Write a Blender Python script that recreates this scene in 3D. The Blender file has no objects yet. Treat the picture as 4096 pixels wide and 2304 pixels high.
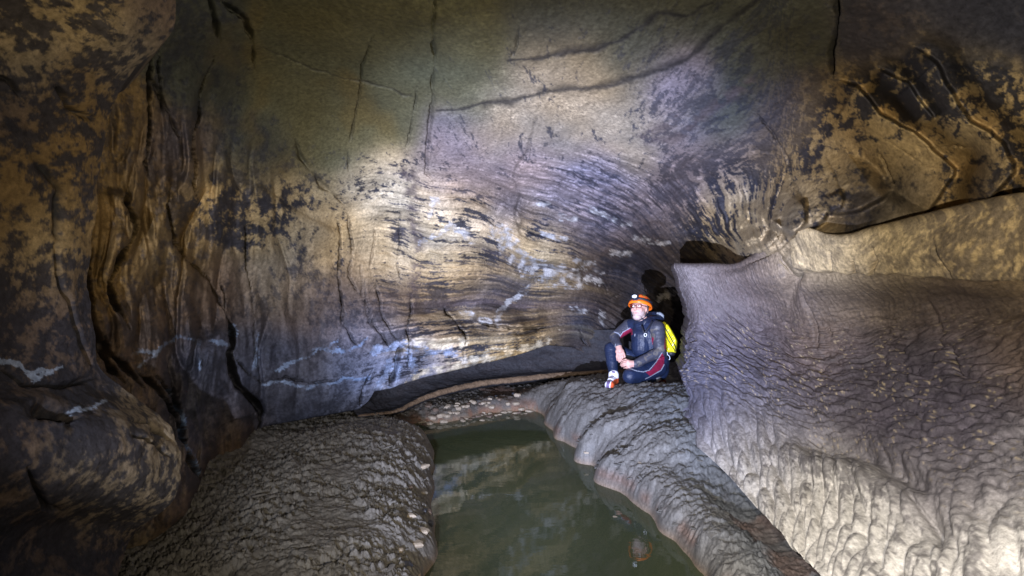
import bpy, bmesh, math, random
import numpy as np
from mathutils import Vector, Matrix

# ------------------------------------------------------------------ camera
scene = bpy.context.scene
COL = scene.collection
F, CX, CY, CAMZ = 2048.0, 2048.0, 1152.0, 1.42      # focal length and centre in photo pixels, eye height above the water
cam_d = bpy.data.cameras.new('camera'); cam_d.lens = 18.0; cam_d.sensor_width = 36.0
cam_d.clip_start = 0.02; cam_d.clip_end = 200.0
cam = bpy.data.objects.new('camera', cam_d); COL.objects.link(cam)
cam.location = (0, 0, CAMZ); cam.rotation_euler = (math.radians(90), 0, 0)
scene.camera = cam

# ------------------------------------------------------------------ world: underground, no daylight
w = bpy.data.worlds.new('World'); scene.world = w; w.use_nodes = True
bg = w.node_tree.nodes['Background']; bg.inputs[0].default_value = (0.02, 0.022, 0.03, 1); bg.inputs[1].default_value = 0.02

# ------------------------------------------------------------------ the cavers' lamps and an added warm fill (beside the camera)
def lamp(name, loc, aim, power, colour, cone, blend=1.0, size=0.03):
    d = bpy.data.lights.new(name, 'SPOT'); d.energy = power; d.color = colour
    d.spot_size = math.radians(cone); d.spot_blend = blend; d.shadow_soft_size = size
    o = bpy.data.objects.new(name, d); COL.objects.link(o); o.location = loc
    o.rotation_euler = (Vector(aim) - Vector(loc)).to_track_quat('-Z', 'Y').to_euler()
    return o
def P(px, py, d):
    return ((px - CX) / F * d, d, CAMZ - (py - CY) / F * d)
lamp('torch_low',   (-0.36, 0.05, 0.72), P(2300, 1020, 5.5), 3300, (0.62, 0.70, 1.0), 62, 1.0, 0.015)
lamp('torch_left',  (-0.70, 0.00, 1.10), P(1750, 1120, 5.0), 520, (0.78, 0.83, 1.0), 60, 1.0, 0.015)
lamp('fill_warm',  (0.25, -0.05, 1.32), P(2400, 920, 4.0), 240, (1.0, 0.89, 0.70), 130, 1.0, 0.02)  # wide warm fill, added to lift the whole passage
lamp('torch_side',  (-0.20, -0.10, 1.62), P(3500, 2150, 2.2), 560, (0.98, 0.96, 0.96), 46, 1.0, 0.02)

vs = scene.view_settings
vs.view_transform = 'Standard'; vs.look = 'None'; vs.exposure = 0.25; vs.gamma = 1.0; vs.use_curve_mapping = False
scene.cycles.use_denoising = True
scene.cycles.max_bounces = 5; scene.cycles.diffuse_bounces = 3; scene.cycles.glossy_bounces = 3
scene.cycles.transparent_max_bounces = 6; scene.cycles.sample_clamp_indirect = 4.0
scene.render.film_transparent = False

# ------------------------------------------------------------------ numeric helpers
f32 = np.float32
class Noise:
    def __init__(s, seed):
        r = np.random.RandomState(seed)
        p = r.permutation(256); s.p = np.concatenate([p, p, p]).astype(np.int32)
        g = r.normal(size=(256, 3)); s.g = (g / np.linalg.norm(g, axis=1, keepdims=True)).astype(f32)
    def __call__(s, X, Y, Z):
        xi = np.floor(X); yi = np.floor(Y); zi = np.floor(Z)
        xf = (X - xi).astype(f32); yf = (Y - yi).astype(f32); zf = (Z - zi).astype(f32)
        xi = xi.astype(np.int32) & 255; yi = yi.astype(np.int32) & 255; zi = zi.astype(np.int32) & 255
        u = xf*xf*xf*(xf*(xf*6-15)+10); v = yf*yf*yf*(yf*(yf*6-15)+10); t = zf*zf*zf*(zf*(zf*6-15)+10)
        p = s.p; g = s.g
        def c(dx, dy, dz):
            h = p[p[p[xi+dx]+yi+dy]+zi+dz] & 255
            gg = g[h]
            return gg[..., 0]*(xf-dx) + gg[..., 1]*(yf-dy) + gg[..., 2]*(zf-dz)
        a = c(0,0,0); a = a + u*(c(1,0,0)-a)
        b = c(0,1,0); b = b + u*(c(1,1,0)-b)
        a = a + v*(b-a)
        e = c(0,0,1); e = e + u*(c(1,0,1)-e)
        b = c(0,1,1); b = b + u*(c(1,1,1)-b)
        e = e + v*(b-e)
        return a + t*(e-a)
N0, N1, N2, N3 = Noise(3), Noise(11), Noise(29), Noise(47)
def fbm(n, X, Y, Z, o=4, gain=0.5, lac=2.03):
    r = 0; a = 1.0; k = 1.0; tot = 0
    for i in range(o):
        r = r + a*n(X*k + 7.3*i, Y*k - 3.1*i, Z*k + 1.7*i); tot += a*a; a *= gain; k *= lac
    return r / math.sqrt(tot)
def uni(x, s=0.27):                     # noise -> roughly uniform 0..1
    return 1.0/(1.0+np.exp(-1.702*x/s))
def sst(a, b, x):
    t = np.clip((x-a)/(b-a), 0, 1); return t*t*(3-2*t)
def worley(seed, X, Y, Z):
    r = np.random.RandomState(seed); pr = r.permutation(512).astype(np.int32); pr = np.concatenate([pr, pr, pr])
    jit = r.rand(512, 3).astype(f32)
    xi = np.floor(X); yi = np.floor(Y); zi = np.floor(Z)
    fx = (X-xi).astype(f32); fy = (Y-yi).astype(f32); fz = (Z-zi).astype(f32)
    xi = xi.astype(np.int32); yi = yi.astype(np.int32); zi = zi.astype(np.int32)
    F1 = np.full(X.shape, 9, f32); F2 = F1.copy()
    for dx in (-1, 0, 1):
        for dy in (-1, 0, 1):
            for dz in (-1, 0, 1):
                h = pr[(pr[(pr[(xi+dx) & 511]+yi+dy) & 511]+zi+dz) & 511]
                j = jit[h]
                d = (dx+j[..., 0]-fx)**2 + (dy+j[..., 1]-fy)**2 + (dz+j[..., 2]-fz)**2
                F2 = np.minimum(F2, np.maximum(F1, d)); F1 = np.minimum(F1, d)
    return np.sqrt(F1), np.sqrt(F2)
def tps_fit(c, v, lam=1e-4):
    c = np.asarray(c, float); v = np.asarray(v, float); n = len(c)
    r2 = ((c[:, None]-c[None])**2).sum(-1)
    K = np.where(r2 > 0, 0.5*r2*np.log(np.maximum(r2, 1e-12)), 0) + lam*np.eye(n)
    Pm = np.c_[np.ones(n), c]
    A = np.zeros((n+3, n+3)); A[:n, :n] = K; A[:n, n:] = Pm; A[n:, :n] = Pm.T
    s = np.linalg.solve(A, np.r_[v, 0, 0, 0])
    def ev(x, y):
        o = s[n] + s[n+1]*x + s[n+2]*y
        for i in range(n):
            r2 = (x-c[i, 0])**2 + (y-c[i, 1])**2
            o = o + s[i]*0.5*r2*np.log(np.maximum(r2, 1e-12))
        return o
    return ev
def seg_dist(px, py, line):
    """distance to a polyline, signed side (+ = right-hand side going along it, y down) and place along it 0..1"""
    best = np.full(px.shape, 1e9); sg = np.zeros(px.shape); al = np.zeros(px.shape)
    n = len(line)-1
    for i in range(n):
        x0, y0 = line[i]; x1, y1 = line[i+1]; dx, dy = x1-x0, y1-y0; L2 = dx*dx+dy*dy
        t = np.clip(((px-x0)*dx+(py-y0)*dy)/L2, 0, 1)
        d = np.hypot(px-x0-t*dx, py-y0-t*dy)
        m = d < best
        best = np.where(m, d, best); al = np.where(m, (i+t)/n, al)
        sg = np.where(m, np.sign(dx*(py-y0)-dy*(px-x0)), sg)
    return best, sg, al
def near(px, py, line, pad):
    xs = [p[0] for p in line]; ys = [p[1] for p in line]
    return np.nonzero((px > min(xs)-pad) & (px < max(xs)+pad) & (py > min(ys)-pad) & (py < max(ys)+pad))
def catmull(pts, u):
    """interpolating spline through rows of pts (n,k) at parameters u in 0..n-1"""
    pts = np.asarray(pts, float); n = len(pts)
    i = np.clip(np.floor(u).astype(int), 0, n-2); t = (u-i)[:, None]
    p1 = pts[i]; p2 = pts[i+1]
    p0 = np.where((i > 0)[:, None], pts[np.maximum(i-1, 0)], 2*p1-p2)
    p3 = np.where((i < n-2)[:, None], pts[np.minimum(i+2, n-1)], 2*p2-p1)
    return 0.5*((2*p1) + (p2-p0)*t + (2*p0-5*p1+4*p2-p3)*t*t + (3*p1-p0-3*p2+p3)*t**3)
def loft(stations, nu, nv, ur=None, vr=None):
    """stations: list of polylines (same count) -> grid [nu, nv, 3]"""
    S = np.asarray(stations, float); a, b = S.shape[:2]
    u = np.linspace(0, a-1, nu) if ur is None else ur
    v = np.linspace(0, b-1, nv) if vr is None else vr
    R = catmull(S.reshape(a, -1), u).reshape(len(u), b, 3)
    R = catmull(R.transpose(1, 0, 2).reshape(b, -1), v).reshape(len(v), len(u), 3)
    return R.transpose(1, 0, 2)
def grid_normals(G):
    du = np.gradient(G, axis=0); dv = np.gradient(G, axis=1)
    n = np.cross(du, dv); n /= np.maximum(np.linalg.norm(n, axis=-1, keepdims=True), 1e-12)
    return n
def toward_cam(G, n):
    s = np.sign(((np.array([0, 0, CAMZ])-G)*n).sum(-1, keepdims=True)); s[s == 0] = 1
    return n*s
def proj(G):
    y = np.maximum(G[..., 1], 0.05)
    return CX + G[..., 0]/y*F, CY + (CAMZ-G[..., 2])/y*F
def grid_mesh(name, G, col=None, mat=None, faces_mask=None, rough=None, smooth=True, sat=1.3):
    if col is not None:
        lu = col.mean(-1, keepdims=True); col = np.clip(lu+(col-lu)*sat, .004, 1)
    nu, nv = G.shape[:2]
    idx = np.arange(nu*nv).reshape(nu, nv)
    q = np.stack([idx[:-1, :-1], idx[1:, :-1], idx[1:, 1:], idx[:-1, 1:]], -1).reshape(-1, 4)
    V = G.reshape(-1, 3); C = None if col is None else col.reshape(-1, 3)
    if faces_mask is not None:
        q = q[faces_mask.reshape(-1)]
        used = np.unique(q); remap = np.full(nu*nv, -1); remap[used] = np.arange(len(used))
        V = V[used]; q = remap[q]
        if C is not None: C = C[used]
    me = bpy.data.meshes.new(name)
    me.vertices.add(len(V)); me.vertices.foreach_set('co', V.astype(f32).ravel())
    me.loops.add(q.size); me.loops.foreach_set('vertex_index', q.astype(np.int32).ravel())
    me.polygons.add(len(q)); me.polygons.foreach_set('loop_start', np.arange(0, q.size, 4, dtype=np.int32))
    me.polygons.foreach_set('loop_total', np.full(len(q), 4, np.int32))
    me.polygons.foreach_set('use_smooth', np.full(len(q), smooth))
    if C is not None:
        a = me.color_attributes.new('Col', 'FLOAT_COLOR', 'POINT')
        a.data.foreach_set('color', np.c_[np.clip(C, 0, 1), np.ones(len(C))].astype(f32).ravel())
    me.update(calc_edges=True); me.validate()
    o = bpy.data.objects.new(name, me); COL.objects.link(o)
    if mat: me.materials.append(mat)
    return o
def structure(o, label=None, kind='structure'):
    o['kind'] = kind
    if label: o['label'] = label
    return o
def tag(o, label, cat, group=None):
    o['label'] = label; o['category'] = cat
    if group: o['group'] = group
    return o

# ------------------------------------------------------------------ materials
def rock_mat(name, rough=0.62, spec=0.35, grain=0.18, bump=0.25, scale=60.0):
    m = bpy.data.materials.new(name); m.use_nodes = True; nt = m.node_tree; N = nt.nodes; L = nt.links
    b = N['Principled BSDF']; b.inputs['Specular IOR Level'].default_value = spec
    at = N.new('ShaderNodeVertexColor'); at.layer_name = 'Col'
    tc = N.new('ShaderNodeTexCoord')
    n1 = N.new('ShaderNodeTexNoise'); n1.inputs['Scale'].default_value = scale; n1.inputs['Detail'].default_value = 6; n1.inputs['Roughness'].default_value = 0.7
    L.new(tc.outputs['Object'], n1.inputs['Vector'])
    mr = N.new('ShaderNodeMapRange'); mr.inputs[1].default_value = 0.3; mr.inputs[2].default_value = 0.7
    mr.inputs[3].default_value = 1-grain*1.6; mr.inputs[4].default_value = 1+grain*1.6
    L.new(n1.outputs['Fac'], mr.inputs[0])
    mx = N.new('ShaderNodeVectorMath'); mx.operation = 'MULTIPLY'
    L.new(at.outputs['Color'], mx.inputs[0]); L.new(mr.outputs[0], mx.inputs[1]); L.new(mx.outputs[0], b.inputs['Base Color'])
    n2 = N.new('ShaderNodeTexNoise'); n2.inputs['Scale'].default_value = scale*2.7; n2.inputs['Detail'].default_value = 4
    L.new(tc.outputs['Object'], n2.inputs['Vector'])
    bp = N.new('ShaderNodeBump'); bp.inputs['Strength'].default_value = bump; bp.inputs['Distance'].default_value = 0.006
    n3 = N.new('ShaderNodeTexNoise'); n3.inputs['Scale'].default_value = scale*.5; n3.inputs['Detail'].default_value = 5; n3.inputs['Roughness'].default_value = 0.65
    L.new(tc.outputs['Object'], n3.inputs['Vector'])
    bq = N.new('ShaderNodeBump'); bq.inputs['Strength'].default_value = bump*0.9; bq.inputs['Distance'].default_value = 0.012
    L.new(n3.outputs['Fac'], bq.inputs['Height']); L.new(bq.outputs[0], bp.inputs['Normal'])
    L.new(n2.outputs['Fac'], bp.inputs['Height']); L.new(bp.outputs[0], b.inputs['Normal'])
    r = N.new('ShaderNodeMapRange'); r.inputs[1].default_value = 0.3; r.inputs[2].default_value = 0.7
    r.inputs[3].default_value = rough-0.12; r.inputs[4].default_value = rough+0.14
    L.new(n1.outputs['Fac'], r.inputs[0]); L.new(r.outputs[0], b.inputs['Roughness'])
    return m
def plain_mat(name, col, rough=0.5, spec=0.4, metal=0.0, noise=0.12, scale=40.0, emit=0.0, bump=0.0):
    m = bpy.data.materials.new(name); m.use_nodes = True; nt = m.node_tree; N = nt.nodes; L = nt.links
    b = N['Principled BSDF']; b.inputs['Roughness'].default_value = rough; b.inputs['Metallic'].default_value = metal
    b.inputs['Specular IOR Level'].default_value = spec
    tc = N.new('ShaderNodeTexCoord'); n1 = N.new('ShaderNodeTexNoise'); n1.inputs['Scale'].default_value = scale; n1.inputs['Detail'].default_value = 5
    L.new(tc.outputs['Object'], n1.inputs['Vector'])
    cr = N.new('ShaderNodeValToRGB')
    cr.color_ramp.elements[0].position = 0.3; cr.color_ramp.elements[1].position = 0.7
    cr.color_ramp.elements[0].color = tuple(c*(1-noise*1.5) for c in col)+(1,)
    cr.color_ramp.elements[1].color = tuple(min(1, c*(1+noise*1.5)) for c in col)+(1,)
    L.new(n1.outputs['Fac'], cr.inputs[0]); L.new(cr.outputs[0], b.inputs['Base Color'])
    if bump:
        bp = N.new('ShaderNodeBump'); bp.inputs['Strength'].default_value = bump; bp.inputs['Distance'].default_value = 0.004
        L.new(n1.outputs['Fac'], bp.inputs['Height']); L.new(bp.outputs[0], b.inputs['Normal'])
    if emit:
        b.inputs['Emission Color'].default_value = tuple(col)+(1,); b.inputs['Emission Strength'].default_value = emit
    return m
ROCK = rock_mat('limestone', 0.66, 0.16, 0.26, 0.32, 45)
ROCKW = rock_mat('scalloped_limestone', 0.58, 0.22, 0.26, 0.38, 55)
MUD = rock_mat('cave_mud', 0.52, 0.32, 0.25, 0.4, 70)

# ------------------------------------------------------------------ colours of the rock
TAN = (0.36, 0.275, 0.165); CREAM = (0.41, 0.345, 0.25); BRN = (0.115, 0.088, 0.072); GRN = (0.088, 0.083, 0.052)
LIL = (0.175, 0.150, 0.158); OCH = (0.175, 0.122, 0.066); DRK = (0.026, 0.027, 0.035); BLU = (0.19, 0.20, 0.25)
DGR = (0.058, 0.058, 0.046); GTAN = (0.225, 0.19, 0.145); WHT = (0.42, 0.395, 0.37); BDK = (0.062, 0.054, 0.054)
def field(px, py, ctl, sig):
    """smooth kernel average of the colour controls (px, py, rgb, dark cover)"""
    acc = np.zeros(px.shape+(4,)); W = np.zeros(px.shape)
    for x, y, c, k in ctl:
        g = np.exp(-((px-x)**2+(py-y)**2)/(2*sig*sig)) + 1e-9
        W += g
        for j in range(3): acc[..., j] += g*c[j]
        acc[..., 3] += g*k
    return acc[..., :3]/W[..., None], acc[..., 3]/W
def mixc(a, b, m):
    return a*(1-m[..., None]) + np.asarray(b)*m[..., None]

# ================================================================== THE CAVE: left wall, roof and far end, one continuous sheet
RELIEF_CRACKS = [  # (polyline, half width px, depth m, darkness)
 ([(610,166),(599,331),(596,414),(604,524),(585,651),(601,701)], 7, .10, .9),
 ([(632,204),(640,353),(654,447)], 6, .08, .8),
 ([(858,237),(817,326),(795,386),(800,469),(773,552),(770,607),(787,651),(778,734),(789,795)], 6, .08, .8),
 ([(878,0),(938,44),(988,88),(1010,166),(1021,276)], 8, .06, .5),
 ([(828,-40),(861,83),(883,166)], 7, .06, .5),
 ([(513,750),(502,805),(530,855),(552,905),(530,960),(475,1037),(464,1081),(442,1125),(453,1208),(486,1247),(524,1319)], 8, .10, .9),
 ([(684,750),(671,816),(690,905),(696,971),(756,1048)], 6, .06, .7),
 ([(905,1263),(933,1330),(933,1385),(916,1412),(927,1495),(960,1545),(994,1587),(1054,1647),(1043,1692),(1027,1758)], 11, .16, .9),
 ([(983,877),(985,1026),(994,1109),(1010,1181)], 4, .04, .7),
 ([(927,1412),(972,1473),(1049,1534),(1148,1506),(1231,1534),(1400,1517)], 3.5, .03, .6),
 ([(425,1346),(431,1407),(469,1434),(513,1484),(580,1550)], 10, .12, .9),
 ([(629,1504),(690,1587),(729,1659),(734,1736),(762,1835),(811,1935)], 9, .14, .9),
 ([(690,1540),(715,1620),(726,1680)], 6, .08, .8),
 ([(1494,138),(1444,276),(1444,359),(1411,497),(1394,607),(1400,734)], 5, .03, .45),
 ([(1742,-60),(1742,28),(1731,110),(1742,221),(1731,414),(1714,552),(1703,690),(1736,729)], 8, .04, .35),
 ([(1676,331),(1654,453),(1632,552),(1615,679)], 4, .03, .4),
 ([(1049,188),(1159,237),(1270,282),(1400,320),(1449,326),(1571,359),(1615,381),(1670,386)], 5, .008, .7),
 ([(1748,442),(1847,436),(1930,414),(2040,408),(2150,375),(2289,353),(2427,348),(2537,309),(2675,270),(2750,237),(2779,210),(2862,127),(2944,66),(3027,0),(3090,-80)], 14, .006, 1.1),
 ([(2029,243),(2150,237),(2261,210),(2371,199),(2509,149),(2592,83),(2636,50),(2750,66),(2850,10)], 14, .005, 1.1),
 ([(2084,83),(2062,182),(2046,232)], 6, .02, .4),
 ([(2145,458),(2128,530),(2106,624),(2068,662),(2051,707)], 8, .02, .4),
 ([(2051,707),(2080,790),(2060,860),(2090,950)], 7, .02, .35),
 ([(1593,805),(1601,943),(1593,1059),(1601,1125)], 4, .035, .6),
 ([(1643,1170),(1643,1247),(1626,1330),(1637,1357),(1637,1506)], 5, .05, .8),
 ([(1772,1219),(1786,1258),(1825,1291),(1858,1335),(1866,1363),(1852,1434)], 5.5, .07, .9),
 ([(1880,1280),(1957,1302),(2040,1313),(2150,1313),(2200,1307)], 5, .08, .8),
 ([(2316,1319),(2327,1352),(2349,1385)], 7, .10, .9),
 ([(2410,1120),(2425,1160),(2440,1190),(2520,1160)], 4, .03, .5),
 ([(3347,-60),(3342,110),(3325,221),(3331,309)], 9, .10, .8),
 ([(3281,580),(3331,679),(3380,800)], 5, .025, .6),
 ([(3005,431),(3082,524),(3154,635),(3165,718),(3220,800)], 6, .025, .5),
 ([(3513,602),(3557,696),(3579,751)], 4, .03, .5),
 ([(3690,590),(3800,585),(3900,590)], 4, .02, .4),
 ([(3545,560),(3640,620),(3690,660),(3750,670)], 4, .02, .4),
 ([(1380,830),(1400,900),(1410,1000),(1395,1110),(1440,1180)], 6, .035, .5),
 ([(1365,1180),(1380,1300),(1420,1370),(1480,1420)], 6, .03, .5),
 ([(1440,1000),(1450,1180),(1480,1290),(1560,1370)], 5, .02, .4),
 ([(1180,560),(1210,640),(1290,740),(1400,830)], 10, .03, .3),
 ([(600,300),(700,500),(720,560)], 8, .03, .3),
 ([(360,1000),(352,1136),(372,1250),(395,1360),(440,1470),(500,1530)], 12, .2, .9),
 ([(560,1500),(640,1560),(700,1660),(722,1740)], 10, .15, .9),
 ([(1352,870),(1362,980),(1356,1100),(1372,1230),(1362,1330)], 6, .05, .7),
 ([(1490,860),(1500,960),(1480,1080)], 4, .03, .5),
 ([(1600,1380),(1585,1450),(1560,1540)], 7, .08, .8),
 ([(1440,1630),(1450,1560),(1478,1500)], 6, .06, .8),
 ([(1010,1181),(1020,1300),(1022,1480)], 4, .02, .4),
 ([(1455,1110),(1470,1220),(1500,1310),(1570,1400)], 5, .04, .6),
 ([(1505,1130),(1525,1240),(1560,1320),(1600,1370)], 5, .035, .6),
 ([(880,1130),(900,1180),(900,1260)], 5, .05, .7),
 ([(756,1048),(830,1110),(905,1263)], 5, .05, .6),
]
# (polyline, height m, width px, reach px): the right-hand side of the line (y down) stands proud
RELIEF_STEPS = [
 ([(3331,309),(3425,342),(3485,397),(3524,453),(3579,486),(3662,530),(3717,574),(3756,613),(3822,674),(3817,701),(3773,767),(3717,849),(3690,893)], .14, 6, 260),
 ([(3635,171),(3745,248),(3800,353),(3883,486),(3966,524),(4021,580),(4054,651),(4060,690),(3966,800),(3850,880)], .13, 6, 240),
 ([(3497,265),(3635,331),(3706,431),(3745,480)], .08, 7, 150),
 ([(3579,751),(3524,800),(3441,844),(3358,863),(3314,855),(3303,883),(3276,899),(3193,927),(3176,965)], .20, 6, 320),
 ([(3358,750),(3380,794),(3364,833),(3314,855)], .05, 7, 120),
 ([(1005,707),(1065,750),(1131,805),(1242,871),(1352,915),(1450,850),(1500,790),(1640,700)], .06, 22, 150),
 ([(905,1263),(933,1330),(933,1385),(916,1412),(927,1495),(960,1545),(994,1587),(1054,1647),(1043,1692)], .10, 10, 200),
 ([(513,750),(502,805),(530,855),(552,905),(530,960),(475,1037),(442,1125),(453,1208),(524,1319)], .07, 12, 150),
 ([(858,237),(795,386),(773,552),(787,651),(789,795),(700,960),(756,1048),(900,1250)], .05, 14, 160),
 ([(2200,1307),(2040,1317),(1957,1306),(1880,1284)], .13, 7, 130),
 ([(1866,1368),(1750,1372),(1637,1360)], .07, 9, 110),
 ([(2330,1120),(2233,1085),(2134,1050),(2068,1010),(2030,950)], .10, 12, 120),
 ([(2005,800),(2060,830),(2090,870),(2080,940)], .04, 10, 80),
 ([(3220,770),(3226,888),(3193,932),(3127,998),(3060,1030)], .05, 7, 90),
 ([(3105,871),(3132,916),(3116,960),(3049,1010),(2950,1040)], .05, 7, 90),
 ([(3040,860),(3070,910),(3040,960),(2960,985)], .05, 7, 70),
 ([(1560,1560),(1590,1450),(1605,1370)], .10, 9, 120),
]
LIP = [(-1700,2900),(-900,2600),(300,2300),(560,2190),(640,2140),(740,2060),(800,1965),(825,1880),(900,1845),(985,1795),(1030,1725),(1060,1700),(1200,1675),(1440,1632),
       (1478,1600),(1500,1560),(1570,1548),(1600,1536),(1700,1505),(1850,1470),(2000,1435),(2100,1408),(2200,1375),(2300,1385),(2400,1450),(2600,1560),(2900,1560),(3300,1500),(4000,1500),(5900,1500)]
WALL_CTL = [  # px, py, depth
 (-1500,1152,1.24),(-1500,2500,1.2),(-1500,0,1.2),(-700,1152,1.6),(-700,2300,1.6),(-700,100,1.5),(0,1152,1.95),(0,1900,2.25),(0,300,2.0),
 (300,1152,2.12),(300,2200,2.15),(300,600,2.08),(500,1300,2.42),(500,1700,2.38),(500,2200,2.3),(700,300,2.5),(700,900,2.85),(460,900,2.25),(480,500,2.2),(700,1300,2.98),(720,1700,2.95),(760,2020,2.62),(600,0,2.05),(600,-1000,1.25),
 (830,1850,3.2),(900,1300,3.62),(1000,1700,3.85),(1040,1720,4.0),(1000,300,2.95),(1000,700,3.4),(1000,1000,3.75),(1200,1300,4.3),(1200,1650,4.25),(1440,1630,4.7),(1440,1400,4.72),
 (1400,0,2.38),(1400,400,3.45),(1400,700,4.15),(1450,900,4.75),(1450,1152,4.85),(1600,1530,5.15),(1620,1380,5.05),(1600,1150,5.3),(1600,900,4.95),
 (1850,1470,5.8),(1850,1380,5.6),(1850,1260,6.1),(1850,1100,5.75),(1800,900,5.15),(2050,1420,6.4),(2050,1345,6.15),(2080,1260,6.75),(2100,1100,6.35),(2200,1375,6.95),
 (2048,-1200,1.18),(2048,0,2.36),(2048,300,3.2),(2048,500,3.95),(2048,700,4.85),(2048,850,5.6),(2048,960,6.0),(2300,950,6.35),(2300,800,5.5),(2500,1010,7.1),(2650,1040,7.6),
 (2350,1150,7.2),(2350,1300,7.3),(2500,1200,8.0),(2650,1200,8.3),(2600,1400,7.9),(2400,1400,7.5),(2800,1200,8.3),(2850,1100,6.6),(2900,1500,7.8),
 (2700,300,3.08),(2700,600,4.05),(2700,800,5.1),(2700,950,6.1),(3000,800,4.5),(3000,600,3.75),(3000,900,4.2),(3050,1000,3.75),(3180,935,3.28),(3000,1050,4.2),(2950,965,4.5),(2880,1005,5.7),(2800,1030,6.5),(3300,300,2.85),(3300,600,3.2),(3300,800,3.25),(3130,880,3.65),(3500,800,2.8),(3500,880,2.72),
 (3900,600,2.35),(3900,300,2.05),(3900,0,1.85),(3400,0,2.2),(4096,850,2.05),(4600,600,1.85),(5500,600,1.4),(5500,1500,1.5),(3300,-600,1.62),(4500,-600,1.3),(1300,-600,1.62),(2700,-600,1.62),
 (3200,1200,3.9),(3600,1100,3.0),(3000,1200,5.0),(4200,1200,2.35),(4000,1500,2.7),(600,-500,1.6),(5500,-800,1.1),(-700,-800,1.15),(-1500,-1200,.95),
]
NVY = (0.060, 0.064, 0.086); TUN_SHADE = (0.042, 0.036, 0.034)  # the latter: dark brown rock with the tunnel's shade put into the colour
COL_CTL = [
 (450,500,OCH,.5),(700,600,BRN,.5),(620,800,OCH,.4),(850,300,DGR,.35),(700,150,DGR,.45),(1100,300,GRN,.05),(1500,150,GRN,.05),(1550,450,GRN,.08),(1300,600,GRN,.2),(1000,650,DGR,.45),
 (900,800,TAN,.72),(1020,900,TAN,.6),(1150,850,TAN,.52),(1300,900,TAN,.42),(1200,980,GTAN,.15),(600,950,OCH,.25),(750,1000,OCH,.35),(640,1100,OCH,.45),(900,1150,BRN,.35),(700,1250,BRN,.5),(1100,1120,GTAN,.2),(1150,1230,BRN,.5),
 (1000,1370,NVY,.45),(1200,1370,NVY,.45),(1000,1550,NVY,.45),(1300,1450,NVY,.4),(850,1600,NVY,.5),(880,1720,BRN,.5),(1250,1600,NVY,.45),(1100,1480,NVY,.4),(780,1450,NVY,.5),(1300,1250,BRN,.45),(600,1500,BRN,.5),(1420,1500,BLU,.55),
 (1520,780,CREAM,.3),(1560,900,CREAM,.15),(1650,850,CREAM,.4),(1550,1000,CREAM,.12),(1780,850,CREAM,.45),(1850,920,CREAM,.4),(1700,1000,TAN,.3),(1500,1150,BRN,.45),(1700,1170,BRN,.6),(1800,1050,TAN,.35),(1900,1010,CREAM,.35),(1900,1150,BRN,.55),
 (2000,1200,BRN,.5),(2020,1090,BRN,.65),(2100,1000,TAN,.2),(2150,920,TAN,.2),(2200,1080,TAN,.4),(2250,820,LIL,.35),(2100,780,LIL,.3),(1950,750,LIL,.3),(1800,720,LIL,.3),(2150,700,LIL,.3),(2400,750,LIL,.35),(2450,930,LIL,.55),(2300,1000,BRN,.55),(2500,1050,BRN,.5),
 (2300,1180,BRN,.5),(2450,1120,BDK,.4),(2420,1180,BRN,.4),(2350,1300,BRN,.45),(2500,1250,BDK,.3),(2600,1200,TUN_SHADE,.3),(2650,1100,TUN_SHADE,.3),(2550,1100,TUN_SHADE,.4),(2450,1250,TUN_SHADE,.3),(2480,1180,TUN_SHADE,.3),(2430,1340,TUN_SHADE,.3),(2390,1250,TUN_SHADE,.3),(2420,1140,TUN_SHADE,.3),(2360,1330,TUN_SHADE,.3),(2600,1300,TUN_SHADE,.3),(2700,1200,TUN_SHADE,.3),(2620,1000,BRN,.5),(2550,1350,BDK,.3),(1750,1300,TAN,.45),(1720,1420,BLU,.4),(1600,1480,BLU,.25),(1500,1320,BRN,.5),(1900,1400,TAN,.5),(2050,1380,TAN,.4),(2000,1300,BRN,.4),(1530,1430,BLU,.4),
 (2000,500,GTAN,.12),(2250,480,GTAN,.1),(2400,400,GTAN,.15),(2200,280,GTAN,.25),(2550,550,GTAN,.22),(1850,600,LIL,.25),(2200,130,DGR,.15),(1900,200,GRN,.1),(1850,350,GRN,.12),(2700,350,LIL,.35),(2500,250,DGR,.2),(2700,100,DGR,.25),(3000,250,DGR,.3),(3200,150,DGR,.35),
 (2850,500,DGR,.5),(2750,620,LIL,.65),(2700,800,LIL,.6),(2900,700,LIL,.65),(2880,860,TAN,.5),(2960,800,TAN,.4),(3000,920,TAN,.4),(3150,430,BDK,.6),(3150,560,BDK,.55),(3500,150,BDK,.75),(3700,330,TAN,.82),(3900,330,TAN,.75),(3900,480,TAN,.45),(3700,470,TAN,.5),(3560,390,TAN,.65),
 (3300,520,TAN,.55),(3300,620,TAN,.25),(3420,700,TAN,.15),(3620,620,TAN,.15),(3480,800,DRK,.7),(3650,780,GTAN,.08),(3650,860,GTAN,.08),(3850,680,TAN,.35),(3950,740,BDK,.6),(4050,640,TAN,.5),(4090,100,BDK,.9),(3900,150,BDK,.85),(3200,760,TAN,.35),(3130,850,GTAN,.3),(3060,980,GTAN,.25),
 (3850,860,TAN,.4),(4090,850,TAN,.35),
]
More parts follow.
